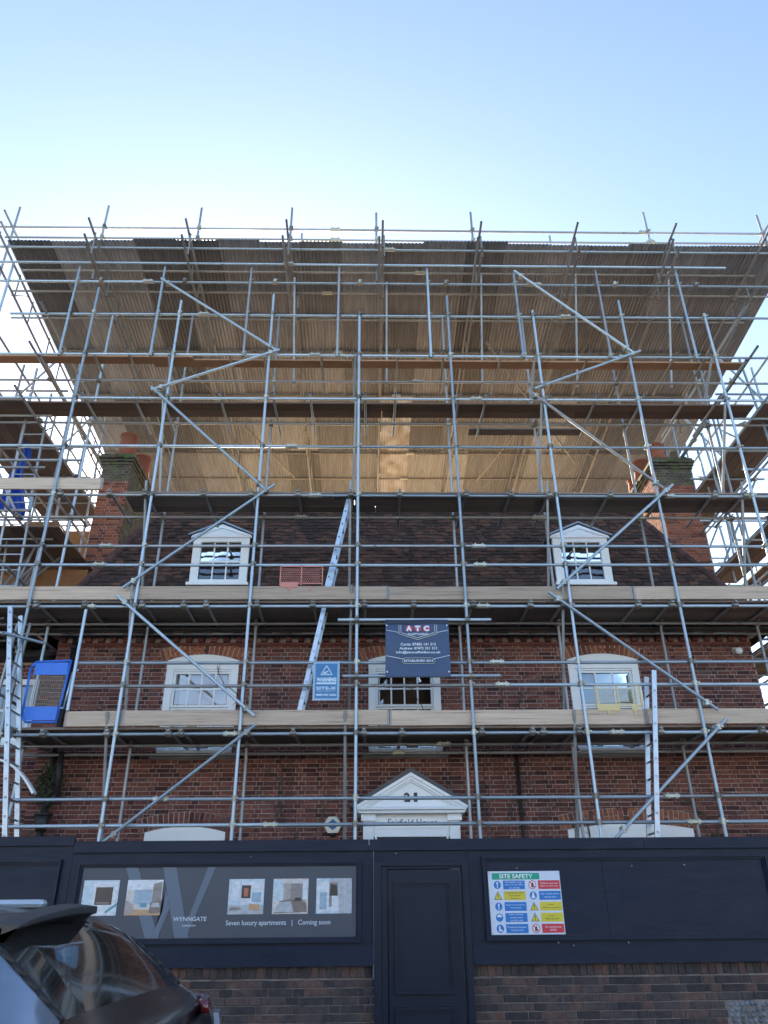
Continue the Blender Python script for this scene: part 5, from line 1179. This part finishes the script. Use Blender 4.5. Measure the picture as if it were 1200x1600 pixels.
for reg, fs in groups.items():
    idx = {}; mb = MB()
    def vid(i, j):
        if (i, j) not in idx: y, z = S[i][j]; idx[(i, j)] = len(mb.v); mb.v.append((fx[i], CYc-y, z))
        return idx[(i, j)]
    for i, j in fs: mb.f.append((vid(i, j), vid(i+1, j), vid(i+1, j+1), vid(i, j+1))); mb.mi.append(0)
    if reg == 'body':
        for i in (0, len(fx)-1): mb.f.append(tuple(vid(i, j) for j in range(NS))); mb.mi.append(0)
        for i in range(len(fx)-1): mb.f.append((vid(i, 0), vid(i, NS-1), vid(i+1, NS-1), vid(i+1, 0))); mb.mi.append(0)
    o = mb.build(reg.replace('far_', ''), M_[reg], car, True)
    if reg == 'body': body = o
# window rubber and tailgate seams
def strip(pts, r, m, name, parent=car):
    mb = MB()
    for a, b in zip(pts[:-1], pts[1:]): mb.tube(a, b, r, 6)
    return mb.build(name, m, parent, True)
def onbody(x, j): y, z = section(x)[j]; return Vector((x, CYc-y, z))
strip([onbody(x, 7)+Vector((0, -.004, 0)) for x in np.linspace(-1.44, -3.4, 14)], .014, BLACK, 'window_rubber')
strip([onbody(-1.43, j)+Vector((0, -.004, 0)) for j in range(7, 13)], .014, BLACK, 'window_rubber')
strip([onbody(x, 12) for x in np.linspace(-.80, -1.04, 7)], .010, BLACK, 'window_rubber'); strip([onbody(x, NS-13) for x in np.linspace(-.80, -1.04, 7)], .010, BLACK, 'window_rubber')
# spoiler: crowned blade above the rear window
sp = MB(); n = 16; ring = []
for k in range(n+1):
    u = k/n; y = 2.50+u*1.25; hump = math.sin(math.pi*u)**.8; cr = 1.584+.060*hump; th = .008+.014*math.sin(math.pi*u)**.5
    xt = -.985+.02*hump-max(0, u-.5)*.50; xf = xt-.05-.10*hump
    ring.append([(xf, y, cr+.012), (xt-.07, y, cr+.03), (xt, y, cr+.022), (xt, y, cr+.022-th), (xt-.10, y, cr-.02-th*.3), (xf, y, cr-.03)])
for k in range(n+1): sp.v += ring[k]
for k in range(n):
    for q in range(6): sp.f.append((k*6+q, k*6+(q+1) % 6, (k+1)*6+(q+1) % 6, (k+1)*6+q)); sp.mi.append(0)
sp.f += [tuple(range(6)), tuple(n*6+q for q in range(6))]; sp.mi += [0, 0]
sp.build('spoiler', mat('spoiler_plastic', (.030, .031, .034), .5, col2=(.05, .05, .052), scale=6, amt=.8), car, False, .006)
# tail lamps, plate, bumper, wheels, aerial
RED = mat('tail_lamp_red', (.13, .007, .011), .12, coat=1.0); LAMP_BLUE = mat('lamp_blue_reflection', (.35, .45, .6), .1, .3, coat=1.0)  # blue reflection on the lens is painted as its base colour
for s in (1, -1):
    mb = MB(); ys_ = [.50, .60, .70, .80, .875, .90]; xs_ = [-.625, -.632, -.645, -.675, -.76, -.90]
    for a in range(5):
        y0, y1, x0, x1 = CYc+s*ys_[a], CYc+s*ys_[a+1], xs_[a]+.012, xs_[a+1]+.012; oy = .012*s if a > 2 else 0
        zt0, zt1 = 1.30+.01*a, 1.31+.01*a
        mb.prism([(x0-.03, y0+oy, 1.338), (x1-.03, y1+oy, 1.343), (x1-.012, y1+oy, 1.295), (x0-.012, y0+oy, 1.295)], (-.03, 0, 0))
    mb.build('tail_lamp', RED, car, True)
    MB().prism([(-.632, CYc+s*.64, 1.285), (-.652, CYc+s*.80, 1.285), (-.625, CYc+s*.80, 1.15), (-.605, CYc+s*.64, 1.15)], (.022, 0, 0)).build('reversing_lamp', LAMP_BLUE, car)
MB().box(-.66, -.52, CYc-.84, CYc+.84, .42, .66).build('rear_bumper', CPAINT, car, bevel=.05)
MB().box(-.605, -.592, CYc-.26, CYc+.26, .86, .97).build('number_plate', flat((.72, .58, .06)), car)
MB().box(-1.36, -1.16, CYc-.03, CYc+.03, 1.660, 1.690).build('aerial_fin', ALU, car, bevel=.02)
for s in (1, -1):
    MB().box(-3.0, -1.75, CYc+s*.60-.018, CYc+s*.60+.018, 1.685, 1.715).build('roof_rail', ALU, car, bevel=.008)
for x in (-1.45, -4.25):
    for s in (1, -1):
        w = MB().tube((x, CYc+s*.72, .335), (x, CYc+s*.93, .335), .335, 28).build('wheel', BLACK, car, True); MB().tube((x, CYc+s*.90, .335), (x, CYc+s*.935, .335), .22, 20, .2).build('rim', ALU, w, True)
